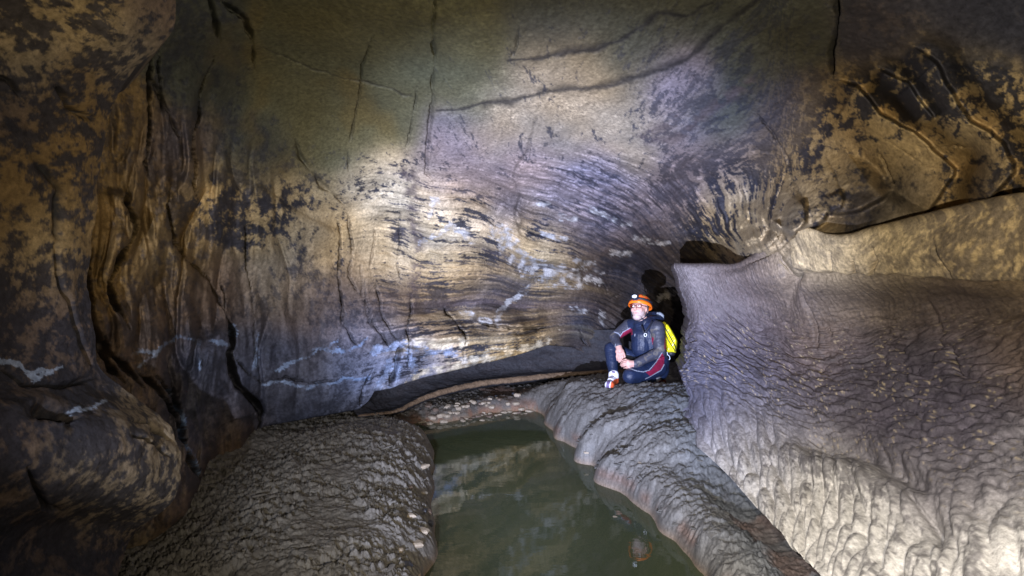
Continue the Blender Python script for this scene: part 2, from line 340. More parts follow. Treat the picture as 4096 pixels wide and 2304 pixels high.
def cave_sheet():
    px = np.concatenate([-1600+1540*(1-np.linspace(1, 0, 34, endpoint=False)**1.5), np.linspace(-60, 4160, 960), 4160+1600*np.linspace(0, 1, 34)[1:]**1.5])
    lx = np.array([p[0] for p in LIP], float); ly = np.array([p[1] for p in LIP], float)
    B = np.interp(px, lx, ly)
    up = -60-1300*np.linspace(1, 0, 24, endpoint=False)**1.5
    v = np.linspace(0, 1, 430)
    v = v*0.75+0.25*v**0.9
    Y = np.concatenate([np.repeat(up[:, None], len(px), 1), -60+(B[None]+60)*v[:, None]], 0)
    X = np.repeat(px[None], Y.shape[0], 0)
    X, Y = X.T.copy(), Y.T.copy()                 # [nu, nv]
    k = 1/1000.0
    ev = tps_fit([(a*k, b*k) for a, b, c in WALL_CTL], [1.0/c for a, b, c in WALL_CTL], 2e-4)
    disp = np.clip(ev(X*k, Y*k), 0.12, 1.2)
    D = 1.0/disp
    G = np.stack([(X-CX)/F*D, D, CAMZ-(Y-CY)/F*D], -1)
    n = toward_cam(G, grid_normals(G))
    x, y, z = G[..., 0], G[..., 1], G[..., 2]
    h = np.zeros(X.shape)
    # broad swell, flutes and scallops
    h += 0.035*fbm(N0, x*1.3, y*1.1, z*1.5, 3)
    wx = x + 0.10*N1(x*2, y*2, z*2); wz = z + 0.10*N2(x*2, y*2, z*2)
    smooth = sst(250, 600, np.hypot((X-1250)*0.9, (Y-330)*1.15))         # the smooth water-worn dome on the left of the roof
    fl = fbm(N1, wx*9, y*3.0, wz*9, 3)
    h += (0.004+0.010*smooth)*fl
    rid = 1-np.abs(fbm(N2, wx*16, y*5.5, wz*16, 3))*2.2
    h += 0.005*smooth*np.clip(rid, -0.6, 1)
    FLOW = [(0,[(0,1450),(900,1380),(1500,1385),(2000,1335),(2350,1300)]),(-1,[(0,1700),(900,1560),(1500,1480),(2000,1400)]),(1.6,[(0,1150),(800,1160),(1500,1120),(2000,1150),(2380,1200)]),(3.2,[(500,900),(1300,930),(1700,980),(2100,1060),(2400,1130)]),
            (4.4,[(900,740),(1500,750),(1900,850),(2300,985),(2520,1070)]),(5.6,[(1350,600),(1900,690),(2300,820),(2600,1000)]),(7,[(1850,520),(2400,650),(2650,830),(2750,970)]),(8.2,[(2450,560),(2800,750),(2890,920)]),(9.2,[(2850,540),(3040,740),(3050,920)]),(10.4,[(3250,480),(3270,700),(3150,900)])]
    fp = [(a_*k, b_*k) for t_, l_ in FLOW for a_, b_ in l_]; fv = [t_ for t_, l_ in FLOW for _ in l_]
    tf = tps_fit(fp, fv, 1e-3)(X*k, Y*k)
    flowm = sst(1300, 1560, X)*(1-sst(3080, 3280, X))*sst(520, 760, Y-0.08*np.abs(X-2300))
    fw = 0.30*N1(X*.004, Y*.004, 0*x)+.07*N3(X*.02, Y*.02, 0*x)
    st1 = fbm(N2, (tf+fw)*3.6, (X*.55+Y*.3)*.005, 0*x+2, 4, .6)
    st2 = fbm(N1, (tf+fw)*8.5, (X*.55+Y*.3)*.010, 0*x+5, 3, .6)
    h += flowm*(0.042*st1*D/5+0.045*(np.abs(st2)-.25)*D/5)
    sw = sst(1560, 1700, X)*(1-sst(2250, 2420, X))
    h += sw*(.085*np.exp(-((tf+.25)/.42)**2) - .095*np.exp(-((tf-1.05)/.5)**2) + .05*np.exp(-((tf-2.3)/.5)**2) - .05*np.exp(-((tf-3.1)/.35)**2) + .06*np.exp(-((tf-4.0)/.4)**2) - .05*np.exp(-((tf-5.2)/.4)**2))
    ft = np.exp(-(B[:, None]-Y)/70.)*(1-sst(1430, 1560, X)); h -= .16*ft
    colm = (1-sst(1000, 1500, X))*sst(450, 800, Y+.5*(900-X))
    cf = fbm(N0, (X+40*N1(Y*.004, X*.002, 0*x))*.011, Y*.0022, 0*x+1, 4, .55)
    h += colm*(0.065*cf - 0.05*np.clip(np.abs(fbm(N3, X*.007+.5*N2(X*.003,Y*.004,0*x), Y*.0017, 0*x+9, 2))*-6+1, 0, 1))
    far = sst(1250, 1500, X)*sst(800, 1000, Y)*(1-sst(2300, 2500, X))
    F1, F2 = worley(5, wx*13+0.5*fl, y*6, wz*13)
    h += 0.008*far*(F1-0.45)
    pit = fbm(N3, x*38, y*30, z*38, 2); h += 0.0022*pit
    # fluted ribs on the left wall below the white lip
    vv = sst(1150, 1300, Y)*sst(1330, 1480, X)*(1-sst(1560, 1640, X))
    h += 0.022*vv*fbm(N2, (X+0.3*(Y-1250))*.035, Y*.004, z*0, 3)
    crack_shade_stain = np.zeros(X.shape); cut = np.zeros(X.shape)
    for line, wd, dep, dk in RELIEF_CRACKS:
        s = near(X, Y, line, 90)
        if not len(s[0]): continue
        jx = 9*N2(X[s]*.018, Y[s]*.018, z[s]*0+line[0][0])+6*N1(X[s]*.06, Y[s]*.06, z[s]*0); jy = 9*N3(X[s]*.018, Y[s]*.018, z[s]*0+1)+6*N2(X[s]*.06, Y[s]*.06, z[s]*0)
        d, sg, al = seg_dist(X[s]+jx, Y[s]+jy, line)
        tp = np.clip(np.minimum(al, 1-al)*7, 0.2, 1)*(0.8+1.5*np.clip(N1(X[s]*.014, Y[s]*.014, z[s]*0), -.45, .5))
        e = np.exp(-(d/((.85 if wd < 7 else 1.15)*wd*np.maximum(tp, .3)))**3)
        cut[s] = np.maximum(cut[s], np.where(X[s] > 3100, 1.2, 2.8)*dep*e*np.minimum(tp, 1))
        crack_shade_stain[s] = np.maximum(crack_shade_stain[s], dk*np.exp(-(d/(wd*1.2*np.maximum(tp, .3)))**2))
    for line, ht, wd, reach in RELIEF_STEPS:
        s = near(X, Y, line, reach)
        if not len(s[0]): continue
        jx = 10*N2(X[s]*.013, Y[s]*.013, z[s]*0+3); jy = 10*N3(X[s]*.013, Y[s]*.013, z[s]*0)
        d, sg, al = seg_dist(X[s]+jx, Y[s]+jy, line)
        sd = d*sg; en = sst(0, .12, al)*sst(0, .12, 1-al)
        prof = np.where(sd > 0, np.tanh(sd/wd)*(1-sst(reach*.25, reach, d)), -0.35*np.tanh(-sd/wd)*(1-sst(reach*.15, reach*.5, d)))
        h[s] += ht*prof*en
    ray = G-np.array([0, 0, CAMZ]); ray /= np.linalg.norm(ray, axis=-1, keepdims=True)
    cosn = np.clip(-(n*ray).sum(-1), .38, 1)
    lean = G-np.stack([np.where(X < 2048, .5, -.6), 0*X, 0*X+CAMZ-.1], -1); lean /= np.linalg.norm(lean, axis=-1, keepdims=True)
    G = G - ray*(h/cosn)[..., None] + lean*cut[..., None]
    x, y, z = G[..., 0], G[..., 1], G[..., 2]
    # colour
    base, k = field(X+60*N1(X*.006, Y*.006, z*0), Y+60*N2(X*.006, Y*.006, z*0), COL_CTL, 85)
    tone = fbm(N3, x*3.5, y*2, z*3.5, 4)
    base = base*(1+0.30*tone[..., None]) * (1+0.12*pit[..., None])
    # dark mineral crust, streaked along the passage towards the far end
    an = sst(1500, 2300, X)*(1-sst(3050, 3250, X))
    pn = 0.66*fbm(N0, wx*19, y*(13-8*an), wz*19, 5, 0.72) + 0.40*fbm(N2, wx*5, y*(4-2*an), wz*5, 3) + 0.22*fbm(N1, x*60, y*(40-28*an), z*60, 2)
    pn = pn*(1-.8*flowm) + flowm*.8*(0.45*st1+.45*st2+.35*fbm(N3, X*.006, Y*.006, 0*x, 3)+.40*fbm(N0, (tf+fw)*14, (X*.55+Y*.3)*.03, 0*x+1, 3, .7))
    rz = sst(3100, 3280, X); pr_ = 0.66*fbm(N0, X*.021+.4*N1(X*.02, Y*.02, 0*x), Y*.021, 0*x+3, 5, .7)+.45*fbm(N2, X*.006, Y*.006, 0*x+1, 3)
    pn = pn*(1-rz)+pr_*rz
    lz = 1-sst(1150, 1450, X); pl_ = 0.66*fbm(N0, X*.026+.5*N1(X*.015, Y*.015, 0*x), Y*.019, 0*x+13, 5, .7)+.45*fbm(N2, X*.008, Y*.005, 0*x+5, 3)
    pn = pn*(1-lz)+pl_*lz
    u = uni(pn, 0.27)
    ew = .07+.09*np.maximum(rz, lz); m = sst(0, 1, (k-u+ew)/(2*ew))
    dk = np.array(DRK)*(1+0.5*tone[..., None])
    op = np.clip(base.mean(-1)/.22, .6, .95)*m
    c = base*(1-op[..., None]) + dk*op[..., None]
    bed = .75*fbm(N3, (tf+fw)*5.5+11, (X*.55+Y*.3)*.004, 0*x+8, 4, .65)+.7*fbm(N1, (tf+.5*fw)*1.6+4, (X*.55+Y*.3)*.0016, 0*x+3, 2)
    c *= np.clip(1+.5*(1-flowm)*(1-sst(1300, 1560, X))*sst(700, 850, Y)*fbm(N1, (tf+.5*fw)*2.2+4, X*.0012, 0*x+3, 3), .4, 1.8)[..., None]
    c *= np.clip(1+flowm*.85*bed + colm*.55*fbm(N2, (X+30*N3(Y*.005, X*.003, 0*x))*.016, Y*.003, 0*x+4, 4, .6), .25, 2)[..., None]
    for lv, wdt, cc_, am in ((1.05, .32, (.085, .066, .066), .6), (.62, .10, (.36, .28, .18), .5), (-.35, .22, (.36, .30, .21), .45), (2.45, .25, (.33, .25, .15), .4), (3.3, .22, (.070, .058, .060), .5), (5.0, .3, (.10, .085, .088), .45)):
        bm_ = np.exp(-((tf+.6*fw-lv)/wdt)**2)*am*sst(1450, 1650, X)*(1-sst(2350, 2500, X))*sst(-.35, .25, fbm(N2, (tf+fw)*4, (X*.55+Y*.3)*.006, 0*x+12, 3))
        c = mixc(c, cc_, bm_)
    # netted dried-mud pattern under the middle of the roof
    net = np.exp(-((X-2250)/480)**2-((Y-430)/190)**2)
    W1, W2 = worley(21, x*30, y*30, z*30)
    c = c*(1+0.55*net*sst(0.16, 0.03, W2-W1)*sst(-.3, .3, fbm(N1, x*5, y*5, z*5, 2)))[..., None] - 0.0
    # pale streaks and flakes
    def pale(lines, width, colr, thr=0.5, sc=22, amt=0.85):
        nonlocal c
        for line in lines:
            s = near(X, Y, line, width*4)
            if not len(s[0]): continue
            d, sg, al = seg_dist(X[s]+22*N1(X[s]*.02, Y[s]*.02, z[s]*0), Y[s]+22*N2(X[s]*.02, Y[s]*.02, z[s]*0), line)
            q = np.exp(-(d/width)**2)
            g = uni(fbm(N3, x[s]*sc, y[s]*sc*.35, z[s]*sc, 4, .6)*(1-.75*flowm[s])+flowm[s]*.75*fbm(N0, (tf[s]+fw[s])*11, (X[s]*.55+Y[s]*.3)*.022, 0*z[s]+6, 3, .7))
            mm = sst(0, 0.16, q*1.15-.8*g-.25*uni(fbm(N1, X[s]*.06, Y[s]*.06, 0*z[s], 3, .7))-(thr-0.5))*amt*sst(.1,.8,uni(fbm(N0, x[s]*9, y[s]*6, z[s]*9, 3)))
            c[s] = c[s]*(1-mm[:, None]) + np.array(colr)*mm[:, None]
    pale([[(2000,930),(2023,965),(2068,1037),(2134,1070),(2233,1103),(2310,1118)]], 46, WHT, .47, 30)
    pale([[(2371,840),(2430,870),(2509,899)],[(2537,955),(2675,976)],[(2140,816),(2190,820)],[(2440,1010),(2510,1018)],[(2300,1040),(2380,1060),(2400,1090)],[(2170,930),(2260,960)],[(2240,870),(2300,868)],[(2120,1150),(2060,1190),(2000,1240)],[(2080,1170),(1990,1260),(1995,1300)],[(1850,1250),(1960,1290)],[(2330,1100),(2400,1130)]], 16, WHT, .60, 34)
    pale([[(1720,860),(1740,800)],[(1690,970),(1800,900),(1900,960)],[(2640,1190),(2700,1170)],[(2380,1350),(2410,1365)],[(2300,1230),(2340,1240)],[(2410,1250),(2420,1300)]], 20, WHT, .65, 34)
    pale([[(520,1425),(560,1400),(620,1410),(700,1350),(780,1360),(925,1375)],[(560,1470),(640,1400)],[(790,1380),(800,1470)],[(930,1300),(940,1340)],[(1020,1390),(1070,1450)],[(1060,1500),(1180,1440),(1250,1400),(1400,1400),(1480,1360)],[(1060,1535),(1110,1525),(1230,1550),(1380,1520),(1470,1510)],[(1022,1330),(1020,1500)],[(1220,1430),(1350,1370)],[(680,1560),(735,1660),(740,1760),(800,1900)]], 10, (0.25,0.31,0.44), .68, 80, .7)
    pale([[(1500,1405),(1600,1375),(1700,1390)],[(1640,1380),(1650,1500)],[(1600,1430),(1580,1520)],[(1700,1430),(1800,1400),(1860,1440)],[(1500,1600),(1560,1450)]], 22, (0.26,0.30,0.40), .60, 45, .75)
    pale([[(1640,1530),(1720,1490),(1850,1455),(2000,1415),(2180,1370)],[(1640,1368),(1860,1372)]], 22, (0.62,0.56,0.45), .35, 14, .75)
    # shale band and painted crack shade
    for line, wd in (([(1654,690),(1651,899),(1676,971),(1659,1136),(1640,1300)], 24), ([(1615,679),(1632,760),(1600,850)], 12), ([(2700,480),(2560,560),(2700,560),(2850,430),(3000,330)], 26)):
        s = near(X, Y, line, 100); d, sg, al = seg_dist(X[s]+16*N1(X[s]*.02, Y[s]*.02, z[s]*0), Y[s], line)
        mm = np.exp(-(d/wd)**2)*0.75*sst(.15, .5, uni(fbm(N0, x[s]*8, y[s]*8, z[s]*8, 4)))
        c[s] = mixc(c[s], (0.075, 0.06, 0.058), mm)
    hue = fbm(N0, x*1.1+5, y*.9, z*1.1, 3); c = c*(1+np.array([.22, .04, -.25])*hue[..., None])
    yel = sst(0, .3, fbm(N1, X*.0035, Y*.0035, 0*x+2, 3))*(1-smooth); c = mixc(c, np.array((.115, .088, .042)), yel*.6)
    c = mixc(c, (0.02, 0.019, 0.02), crack_shade_stain*0.75)  # shade painted into the cracks, dark stain along the bedding lines
    c *= (1+0.22*fbm(N2, x*55, y*40, z*55, 2))[..., None]
    # underside of the lip: rolls away from the water and back into the undercut
    last = G[:, -1]; nn = n[:, -1].copy(); nn[:, 2] = 0; nn /= np.maximum(np.linalg.norm(nn, axis=1, keepdims=True), 1e-6)
    prof = [(0.012,-.012),(0.04,-.022),(0.09,-.025),(0.18,-.01),(0.35,.02),(0.6,.03),(0.9,.03)]
    ext = np.stack([last - nn*a + np.array([0, 0, b]) for a, b in prof], 1)
    G = np.concatenate([G, ext], 1)
    c = np.concatenate([c, np.repeat(c[:, -1:]*0.8, len(prof), 1)], 1)
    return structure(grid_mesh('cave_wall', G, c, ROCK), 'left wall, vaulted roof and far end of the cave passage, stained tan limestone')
cave = cave_sheet()

# ================================================================== RIGHT WALL: scalloped tongue of rock ending in a sharp nose
def right_wall():
    ST = [
     [(2733,1730,3.98),(2748,1600,4.2),(2722,1480,4.36),(2738,1390,4.42),(2750,1250,4.46),(2722,1150,4.46),(2692,1068,4.45)],
     [(2752,1752,3.74),(2775,1610,3.95),(2765,1480,4.12),(2775,1390,4.20),(2780,1240,4.26),(2760,1140,4.28),(2735,1070,4.30)],
     [(2810,1805,3.42),(2845,1625,3.68),(2870,1480,3.93),(2870,1380,4.08),(2860,1230,4.16),(2850,1130,4.16),(2840,1070,4.20)],
     [(2905,1893,3.08),(2960,1690,3.40),(2990,1510,3.74),(3000,1370,4.02),(2990,1210,4.06),(2970,1110,3.93),(2965,1068,4.0)],
     [(3000,2000,2.72),(3075,1770,3.10),(3110,1565,3.46),(3120,1395,3.78),(3110,1220,3.84),(3085,1100,3.62),(3075,985,3.66)],
     [(3100,2110,2.4),(3190,1850,2.80),(3230,1620,3.18),(3240,1420,3.54),(3230,1230,3.50),(3195,1105,3.38),(3175,900,3.36)],
     [(3180,2200,2.21),(3300,1900,2.60),(3380,1640,2.98),(3410,1415,3.32),(3405,1220,3.24),(3360,1100,2.98),(3350,940,2.84)],
     [(3285,2310,2.0),(3450,1960,2.36),(3550,1650,2.75),(3600,1410,3.05),(3600,1210,2.96),(3560,1095,2.68),(3550,912,2.56)],
     [(3700,2800,1.38),(3900,2200,1.70),(4050,1720,2.04),(4100,1410,2.27),(4100,1210,2.18),(4090,1085,1.98),(4096,800,1.90)],
     [(4300,3600,.95),(4750,2500,1.17),(4900,1800,1.36),(4950,1410,1.41),(4950,1210,1.41),(4950,1070,1.34),(4950,700,1.28)],
     [(6200,5600,.50),(6800,3300,.60),(7000,1900,.70),(7000,1410,.73),(7000,1210,.73),(7000,1050,.70),(7000,500,.66)]]
    S = [[P(*q) for q in st] for st in ST]
    ur = np.concatenate([np.linspace(0, 1, 60, endpoint=False), np.linspace(1, 8.1, 560), np.linspace(8.1, 10, 60)[1:]])
    vr = np.linspace(0, 6, 410)
    G = loft(S, 0, 0, ur, vr)
    n = toward_cam(G, grid_normals(G))
    X, Y = proj(G); x, y, z = G[..., 0], G[..., 1], G[..., 2]
    sA = np.cumsum(np.r_[0, np.linalg.norm(np.diff(G[:, 205], axis=0), axis=1)])[:, None]*np.ones(G.shape[1])[None]
    tA = np.cumsum(np.c_[np.zeros(G.shape[0]), np.linalg.norm(np.diff(G, axis=1), axis=2)], 1)
    V = np.repeat(vr[None], len(ur), 0)
    h = 0.03*fbm(N0, x*2.2, y*2.2, z*2.2, 3)
    warp = N1(sA*4, tA*4, 0*sA); warp2 = N2(sA*4, tA*4, 0*sA+3)
    # wrinkled wave-like scallops: sideways wrinkles at mid height, upright flutes high up, fat lobes low down
    low = 1-sst(0.9, 2.0, V+0.25*warp); high = sst(3.0, 4.2, V)
    mid = 1-np.maximum(low, high)
    a1 = tA*26 - sA*10 + 1.3*warp + 0.9*N3(sA*9, tA*9, 0*sA)
    wr = fbm(N2, sA*5+1.2*warp, a1, 0*sA, 3)
    h += mid*0.050*(np.minimum(np.abs(wr), .5)-.2)
    fl = np.abs(fbm(N1, sA*24+tA*6+1.2*warp, tA*4.5, 0*sA+5, 3))*2.4-.5
    h += high*0.006*np.clip(fl, -1, 1)*(1-sst(5.0, 5.6, V)*sst(5.4, 5.8, ur)[:, None])
    F1, F2 = worley(8, sA*13+0.9*warp+tA*3.5, tA*6.0+0.8*warp2, 0*sA)
    h += low*0.060*(0.35-np.minimum(F1*F1, .8)) + low*.012*fbm(N2, sA*9, tA*5, 0*sA+4, 3)
    F1b, F2b = worley(9, sA*7+tA*6+1.2*warp, tA*24-sA*8+1.2*warp2, 0*sA+2)
    h += mid*0.040*(0.35-np.minimum(F1b*F1b, .8))
    h += 0.0035*fbm(N3, sA*40, tA*40, 0*sA, 3)
    # hollow above the pale ridge, block edges under the shelf
    def dent(cx, cy, rx, ry, amp, rot=0):
        c_, s_ = math.cos(rot), math.sin(rot); u_ = (X-cx)*c_+(Y-cy)*s_; w_ = -(X-cx)*s_+(Y-cy)*c_
        return amp*np.exp(-(u_/rx)**2-(w_/ry)**2)
    h += dent(3330,1775,190,38,-.075,.12)+dent(3560,1860,170,42,-.07,.5)+dent(3420,1905,240,60,.06,.35)+dent(3750,2120,60,150,-.05,-.45)+dent(3780,2250,150,200,.03)
    h += dent(3520,1060,500,40,-.02,-.03)*sst(3150, 3200, X)
    h += dent(3163,1080,22,85,-.16)+dent(3220,1060,30,60,.03)+dent(3300,1070,45,34,.02)+dent(3390,1060,38,44,.02)+dent(3480,1050,50,60,.022)+dent(3700,1000,120,60,.02)+dent(3920,1000,110,90,.035)
    for line, wd, dep in (([(3160,1130),(3200,1180),(3240,1260),(3265,1330),(3270,1420)], 8, .03),([(3700,1180),(3740,1260),(3770,1330),(3745,1420)], 8, .018),([(3800,1390),(3822,1450),(3830,1500)], 7, .05),
                          ([(3310,1310),(3330,1350)], 5, .02),([(3345,990),(3348,1075)], 5, .03),([(3440,1020),(3436,1090)], 5, .025),([(3525,970),(3535,1030),(3500,1090)], 6, .03),([(3800,960),(3830,1040),(3860,1090)], 6, .03),
                          ([(3620,1955),(3680,2030),(3740,2130),(3760,2200)], 9, .03),([(2990,1060),(3080,1010),(3150,960),(3190,900)], 7, .03)):
        s = near(X, Y, line, 60)
        d, sg, al = seg_dist(X[s]+8*N2(X[s]*.02, Y[s]*.02, 0*X[s]), Y[s]+8*N3(X[s]*.02, Y[s]*.02, 0*X[s]), line)
        h[s] -= dep*np.exp(-(d/wd)**2)*np.clip(np.minimum(al, 1-al)*6, .1, 1)
    # the pale rounded ledge below the roof stands proud of the hollow wall
    wv = 14*N1(X*.012, Y*.012, 0*X)+6*N2(X*.04, Y*.04, 0*X)
    ledge = sst(3166, 3190, X+.6*wv)*sst(1112, 1070, Y+wv-.03*(X-3600))
    h += ledge*.055 - .03*sst(3150, 3200, X)*np.exp(-((Y+wv-1118-.03*(X-3600))/26.)**2)
    # nibbled edge of the nose
    ed = np.exp(-(ur/0.6)**2)[:, None]
    G = G + n*h[..., None]
    G[..., 0] += ed*(0.055*fbm(N0, z*6, y*2, z*0, 4, .6))
    x, y, z = G[..., 0], G[..., 1], G[..., 2]
    PUR = (.060, .053, .062); PUB = (.080, .079, .102); PUL = (.13, .120, .122); PAL_ = (.42, .40, .37); CRM = (.60, .50, .35)
    MBR = (.135, .108, .092)
    PAL = [(2760,1150,PUL,.55),(2900,1120,MBR,.4),(3080,1050,MBR,.3),(3100,1180,MBR,.4),(2850,1200,PUR,.4),(3000,1260,PUR,.4),(3260,1010,CRM,.06),(3400,1000,CRM,.10),(3600,980,CRM,.18),(3500,1050,CRM,.15),(3850,980,TAN,.3),(4050,950,TAN,.25),(4090,1050,TAN,.2),(3500,1180,BRN,.3),(3800,1200,BRN,.3),(3850,850,TAN,.3),
           (2850,1300,PUR,.4),(3000,1400,PUR,.4),(3250,1350,BRN,.4),(3500,1400,PUR,.4),(3800,1400,PUR,.4),(4050,1400,BRN,.4),(2800,1500,PUB,.4),(2950,1550,PUB,.4),(3200,1600,PUR,.4),(3500,1600,PUR,.4),(3900,1600,PUR,.4),
           (2800,1650,PUB,.3),(2950,1720,PUL,.35),(3150,1750,PUL,.35),(3450,1720,PUR,.35),(3800,1750,PUR,.3),(4050,1850,PUL,.3),(2950,1850,PAL_,.2),(3150,1950,PAL_,.15),(3350,1950,PAL_,.25),(3300,2150,PAL_,.12),(3500,2150,PAL_,.2),(3700,2250,PAL_,.25),(3850,2000,PUL,.2),(4000,2200,PAL_,.25),(3700,1950,PUL,.2),(4200,2500,PAL_,.2),(4700,1500,BRN,.4),(3600,2600,PAL_,.2)]
    base, k = field(X, Y, PAL, 110)
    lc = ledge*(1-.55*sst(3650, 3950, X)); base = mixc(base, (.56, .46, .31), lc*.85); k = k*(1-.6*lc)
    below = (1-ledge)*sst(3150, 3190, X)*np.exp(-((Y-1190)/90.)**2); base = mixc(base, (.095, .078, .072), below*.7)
    tone = fbm(N3, sA*5, tA*5, 0*sA, 4)
    pn = 0.6*fbm(N0, sA*11+warp, tA*15+warp2, 0*sA, 5, .62)+0.45*fbm(N2, sA*40, tA*40, 0*sA, 2)-0.35*np.clip(h*25, -1, 1)
    m = sst(-.14, .14, k-uni(pn))
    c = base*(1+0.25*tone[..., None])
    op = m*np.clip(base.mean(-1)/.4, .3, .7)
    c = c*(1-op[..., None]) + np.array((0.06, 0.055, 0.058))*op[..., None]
    c *= np.clip(1+.55*fbm(N3, sA*5+warp, tA*34-sA*12+1.5*warp2, 0*sA+6, 4, .65)*(mid+.6*high)+.4*fbm(N3, sA*22+tA*4+warp, tA*7, 0*sA+2, 3)*low, .3, 2)[..., None]
    fleck = sst(.80, .9, uni(fbm(N1, sA*30, tA*60, 0*sA, 3)))*sst(.3, .6, uni(fbm(N0, sA*5, tA*5, 0*sA+9, 2)))
    c = mixc(c, (0.36, 0.30, 0.21), fleck*0.6*mid)
    c *= (1+0.2*fbm(N2, sA*70, tA*70, 0*sA, 2))[..., None]
    # closing faces: nose turns back behind itself, shelf runs back, foot is undercut
    nose = G[0]; nb = []
    for a, b in ((0.012, .02), (0.03, .07), (0.06, .2), (0.16, .6), (0.5, 1.4), (1.0, 2.4)):
        nb.append(nose + np.array([a, b, 0]))
    nb = np.stack(nb[::-1], 0)
    cn = np.repeat(c[:1], len(nb), 0)
    G = np.concatenate([nb, G], 0); c = np.concatenate([cn, c], 0)
    top = G[:, -1]; bot = G[:, 0]
    tb = np.stack([top + np.array([a*.35, a, b]) for a, b in ((.010, .016), (.034, .032), (.08, .042), (.2, .04), (.5, .0), (1.2, -.05))], 1)
    bb = np.stack([bot + np.array([a, a*.15, b]) for a, b in ((.8, -.3), (.5, -.18), (.25, -.05), (.12, .0), (.05, -.012), (.018, -.012))], 1)
    G = np.concatenate([bb, G, tb], 1)
    c = np.concatenate([np.repeat(c[:, :1]*.9, 6, 1), c, np.repeat(c[:, -1:], 6, 1)], 1)
    return structure(grid_mesh('cave_wall_right', G, c, ROCKW), 'scalloped right wall of the passage ending in a sharp nose')
right_wall()

# ================================================================== NEAR LEFT: bulging block and boulder
def near_block():
    ROWS = [  # each row runs from out of frame on the left to the silhouette
     [(-3200,-1300,.60),(-1200,-900,.95),(-300,-650,1.15),(200,-500,1.3),(500,-450,1.42),(700,-420,1.55)],
     [(-3200,-200,.66),(-1200,-150,1.0),(-200,-60,1.35),(250,-60,1.52),(520,-60,1.65),(690,-60,1.80)],
     [(-3200,100,.68),(-1200,150,1.03),(-200,150,1.40),(220,140,1.60),(500,130,1.72),(672,120,1.88)],
     [(-3200,300,.68),(-1200,300,1.04),(-200,350,1.44),(150,350,1.63),(350,345,1.78),(482,345,1.92)],
     [(-3200,600,.70),(-1200,600,1.06),(-200,600,1.46),(120,600,1.66),(300,590,1.80),(408,580,1.93)],
     [(-3200,900,.70),(-1200,900,1.07),(-200,900,1.50),(100,900,1.70),(280,895,1.84),(384,890,1.97)],
     [(-3200,1150,.70),(-1200,1150,1.06),(-200,1150,1.50),(100,1150,1.72),(260,1145,1.85),(356,1140,1.99)],
     [(-3200,1350,.70),(-1200,1350,1.05),(-200,1350,1.47),(110,1350,1.70),(280,1345,1.85),(388,1340,2.00)],
     [(-3200,1500,.69),(-1200,1480,1.04),(-200,1470,1.45),(120,1480,1.69),(310,1490,1.88),(430,1490,2.05)],
     [(-3200,1650,.68),(-1200,1600,1.02),(-200,1560,1.42),(180,1560,1.70),(420,1570,1.98),(590,1610,2.22)],
     [(-3200,1800,.66),(-1200,1750,.98),(-200,1680,1.36),(200,1680,1.62),(500,1690,1.93),(695,1735,2.27)],
     [(-3200,2100,.64),(-1200,1950,.96),(-200,1850,1.34),(220,1840,1.60),(520,1840,1.90),(714,1880,2.24)],
     [(-3200,2300,.62),(-1200,2150,.95),(-200,2020,1.36),(220,1990,1.64),(500,1980,1.93),(690,1995,2.18)],
     [(-3200,2600,.62),(-1200,2400,.95),(-200,2200,1.38),(150,2130,1.68),(400,2100,1.95),(570,2095,2.14)],
     [(-3200,2900,.60),(-1200,2650,.92),(-200,2400,1.36),(120,2300,1.62),(350,2230,1.86),(500,2170,2.10)],
     [(-3200,3500,.58),(-1200,3000,.88),(-200,2700,1.28),(100,2550,1.52),(320,2430,1.74),(462,2330,1.96)],
     [(-3200,4300,.55),(-1200,3500,.85),(-200,3000,1.2),(100,2850,1.4),(300,2700,1.55),(420,2560,1.72)]]
    S = [[P(*q) for q in r] for r in ROWS]
    S = np.array(S).transpose(1, 0, 2)           # stations from left to the silhouette
    ur = np.concatenate([np.linspace(0, 2, 30, endpoint=False), np.linspace(2, 5, 240)])
    vr = np.linspace(0, 16, 560)
    G = loft(S, 0, 0, ur, vr)
    n = toward_cam(G, grid_normals(G)); X, Y = proj(G); x, y, z = G[..., 0], G[..., 1], G[..., 2]
    wx = x+.1*N1(x*2, y*2, z*2); wz = z+.1*N2(x*2, y*2, z*2)
    h = 0.04*fbm(N1, x*2, y*1.6, z*2, 3) + 0.012*fbm(N2, wx*8, y*6, wz*8, 3) + 0.0035*fbm(N3, x*34, y*30, z*34, 3)
    crk_shade = np.zeros(X.shape)
    for line, wd, dep in (([(221,987),(237,1092),(254,1159),(287,1208),(309,1291),(342,1385),(381,1451)], 8, .07),([(0,305),(60,340),(95,390)], 7, .03),([(235,350),(270,400),(280,430),(380,480)], 8, .05),
                          ([(0,1470),(100,1530),(250,1540),(400,1500)], 9, .03),([(120,1650),(180,1640),(270,1660),(275,1690)], 26, .10),([(110,1870),(150,1960),(180,2030),(230,2040)], 10, .05),
                          ([(120,600),(250,760),(240,900),(225,980)], 16, .02),([(600,1680),(640,1720),(690,1760)], 7, .04),([(500,1680),(610,1690),(620,1760),(660,1820)], 5, .02),([(510,1745),(560,1755),(640,1790),(680,1830)], 5, .02)):
        s = near(X, Y, line, 80)
        d, sg, al = seg_dist(X[s]+9*N2(X[s]*.02, Y[s]*.02, 0*X[s]), Y[s]+9*N3(X[s]*.02, Y[s]*.02, 0*X[s]), line)
        e = np.exp(-(d/wd)**2)*np.clip(np.minimum(al, 1-al)*6, .2, 1); h[s] -= dep*e; crk_shade[s] = np.maximum(crk_shade[s], e)
    flk = np.exp(-((X-610)/110)**2-((Y-1740)/90)**2)
    F1, F2 = worley(4, x*9+z*5, y*9, z*16); h += flk*0.03*(0.5-F1)
    G = G + n*h[..., None]
    x, y, z = G[..., 0], G[..., 1], G[..., 2]
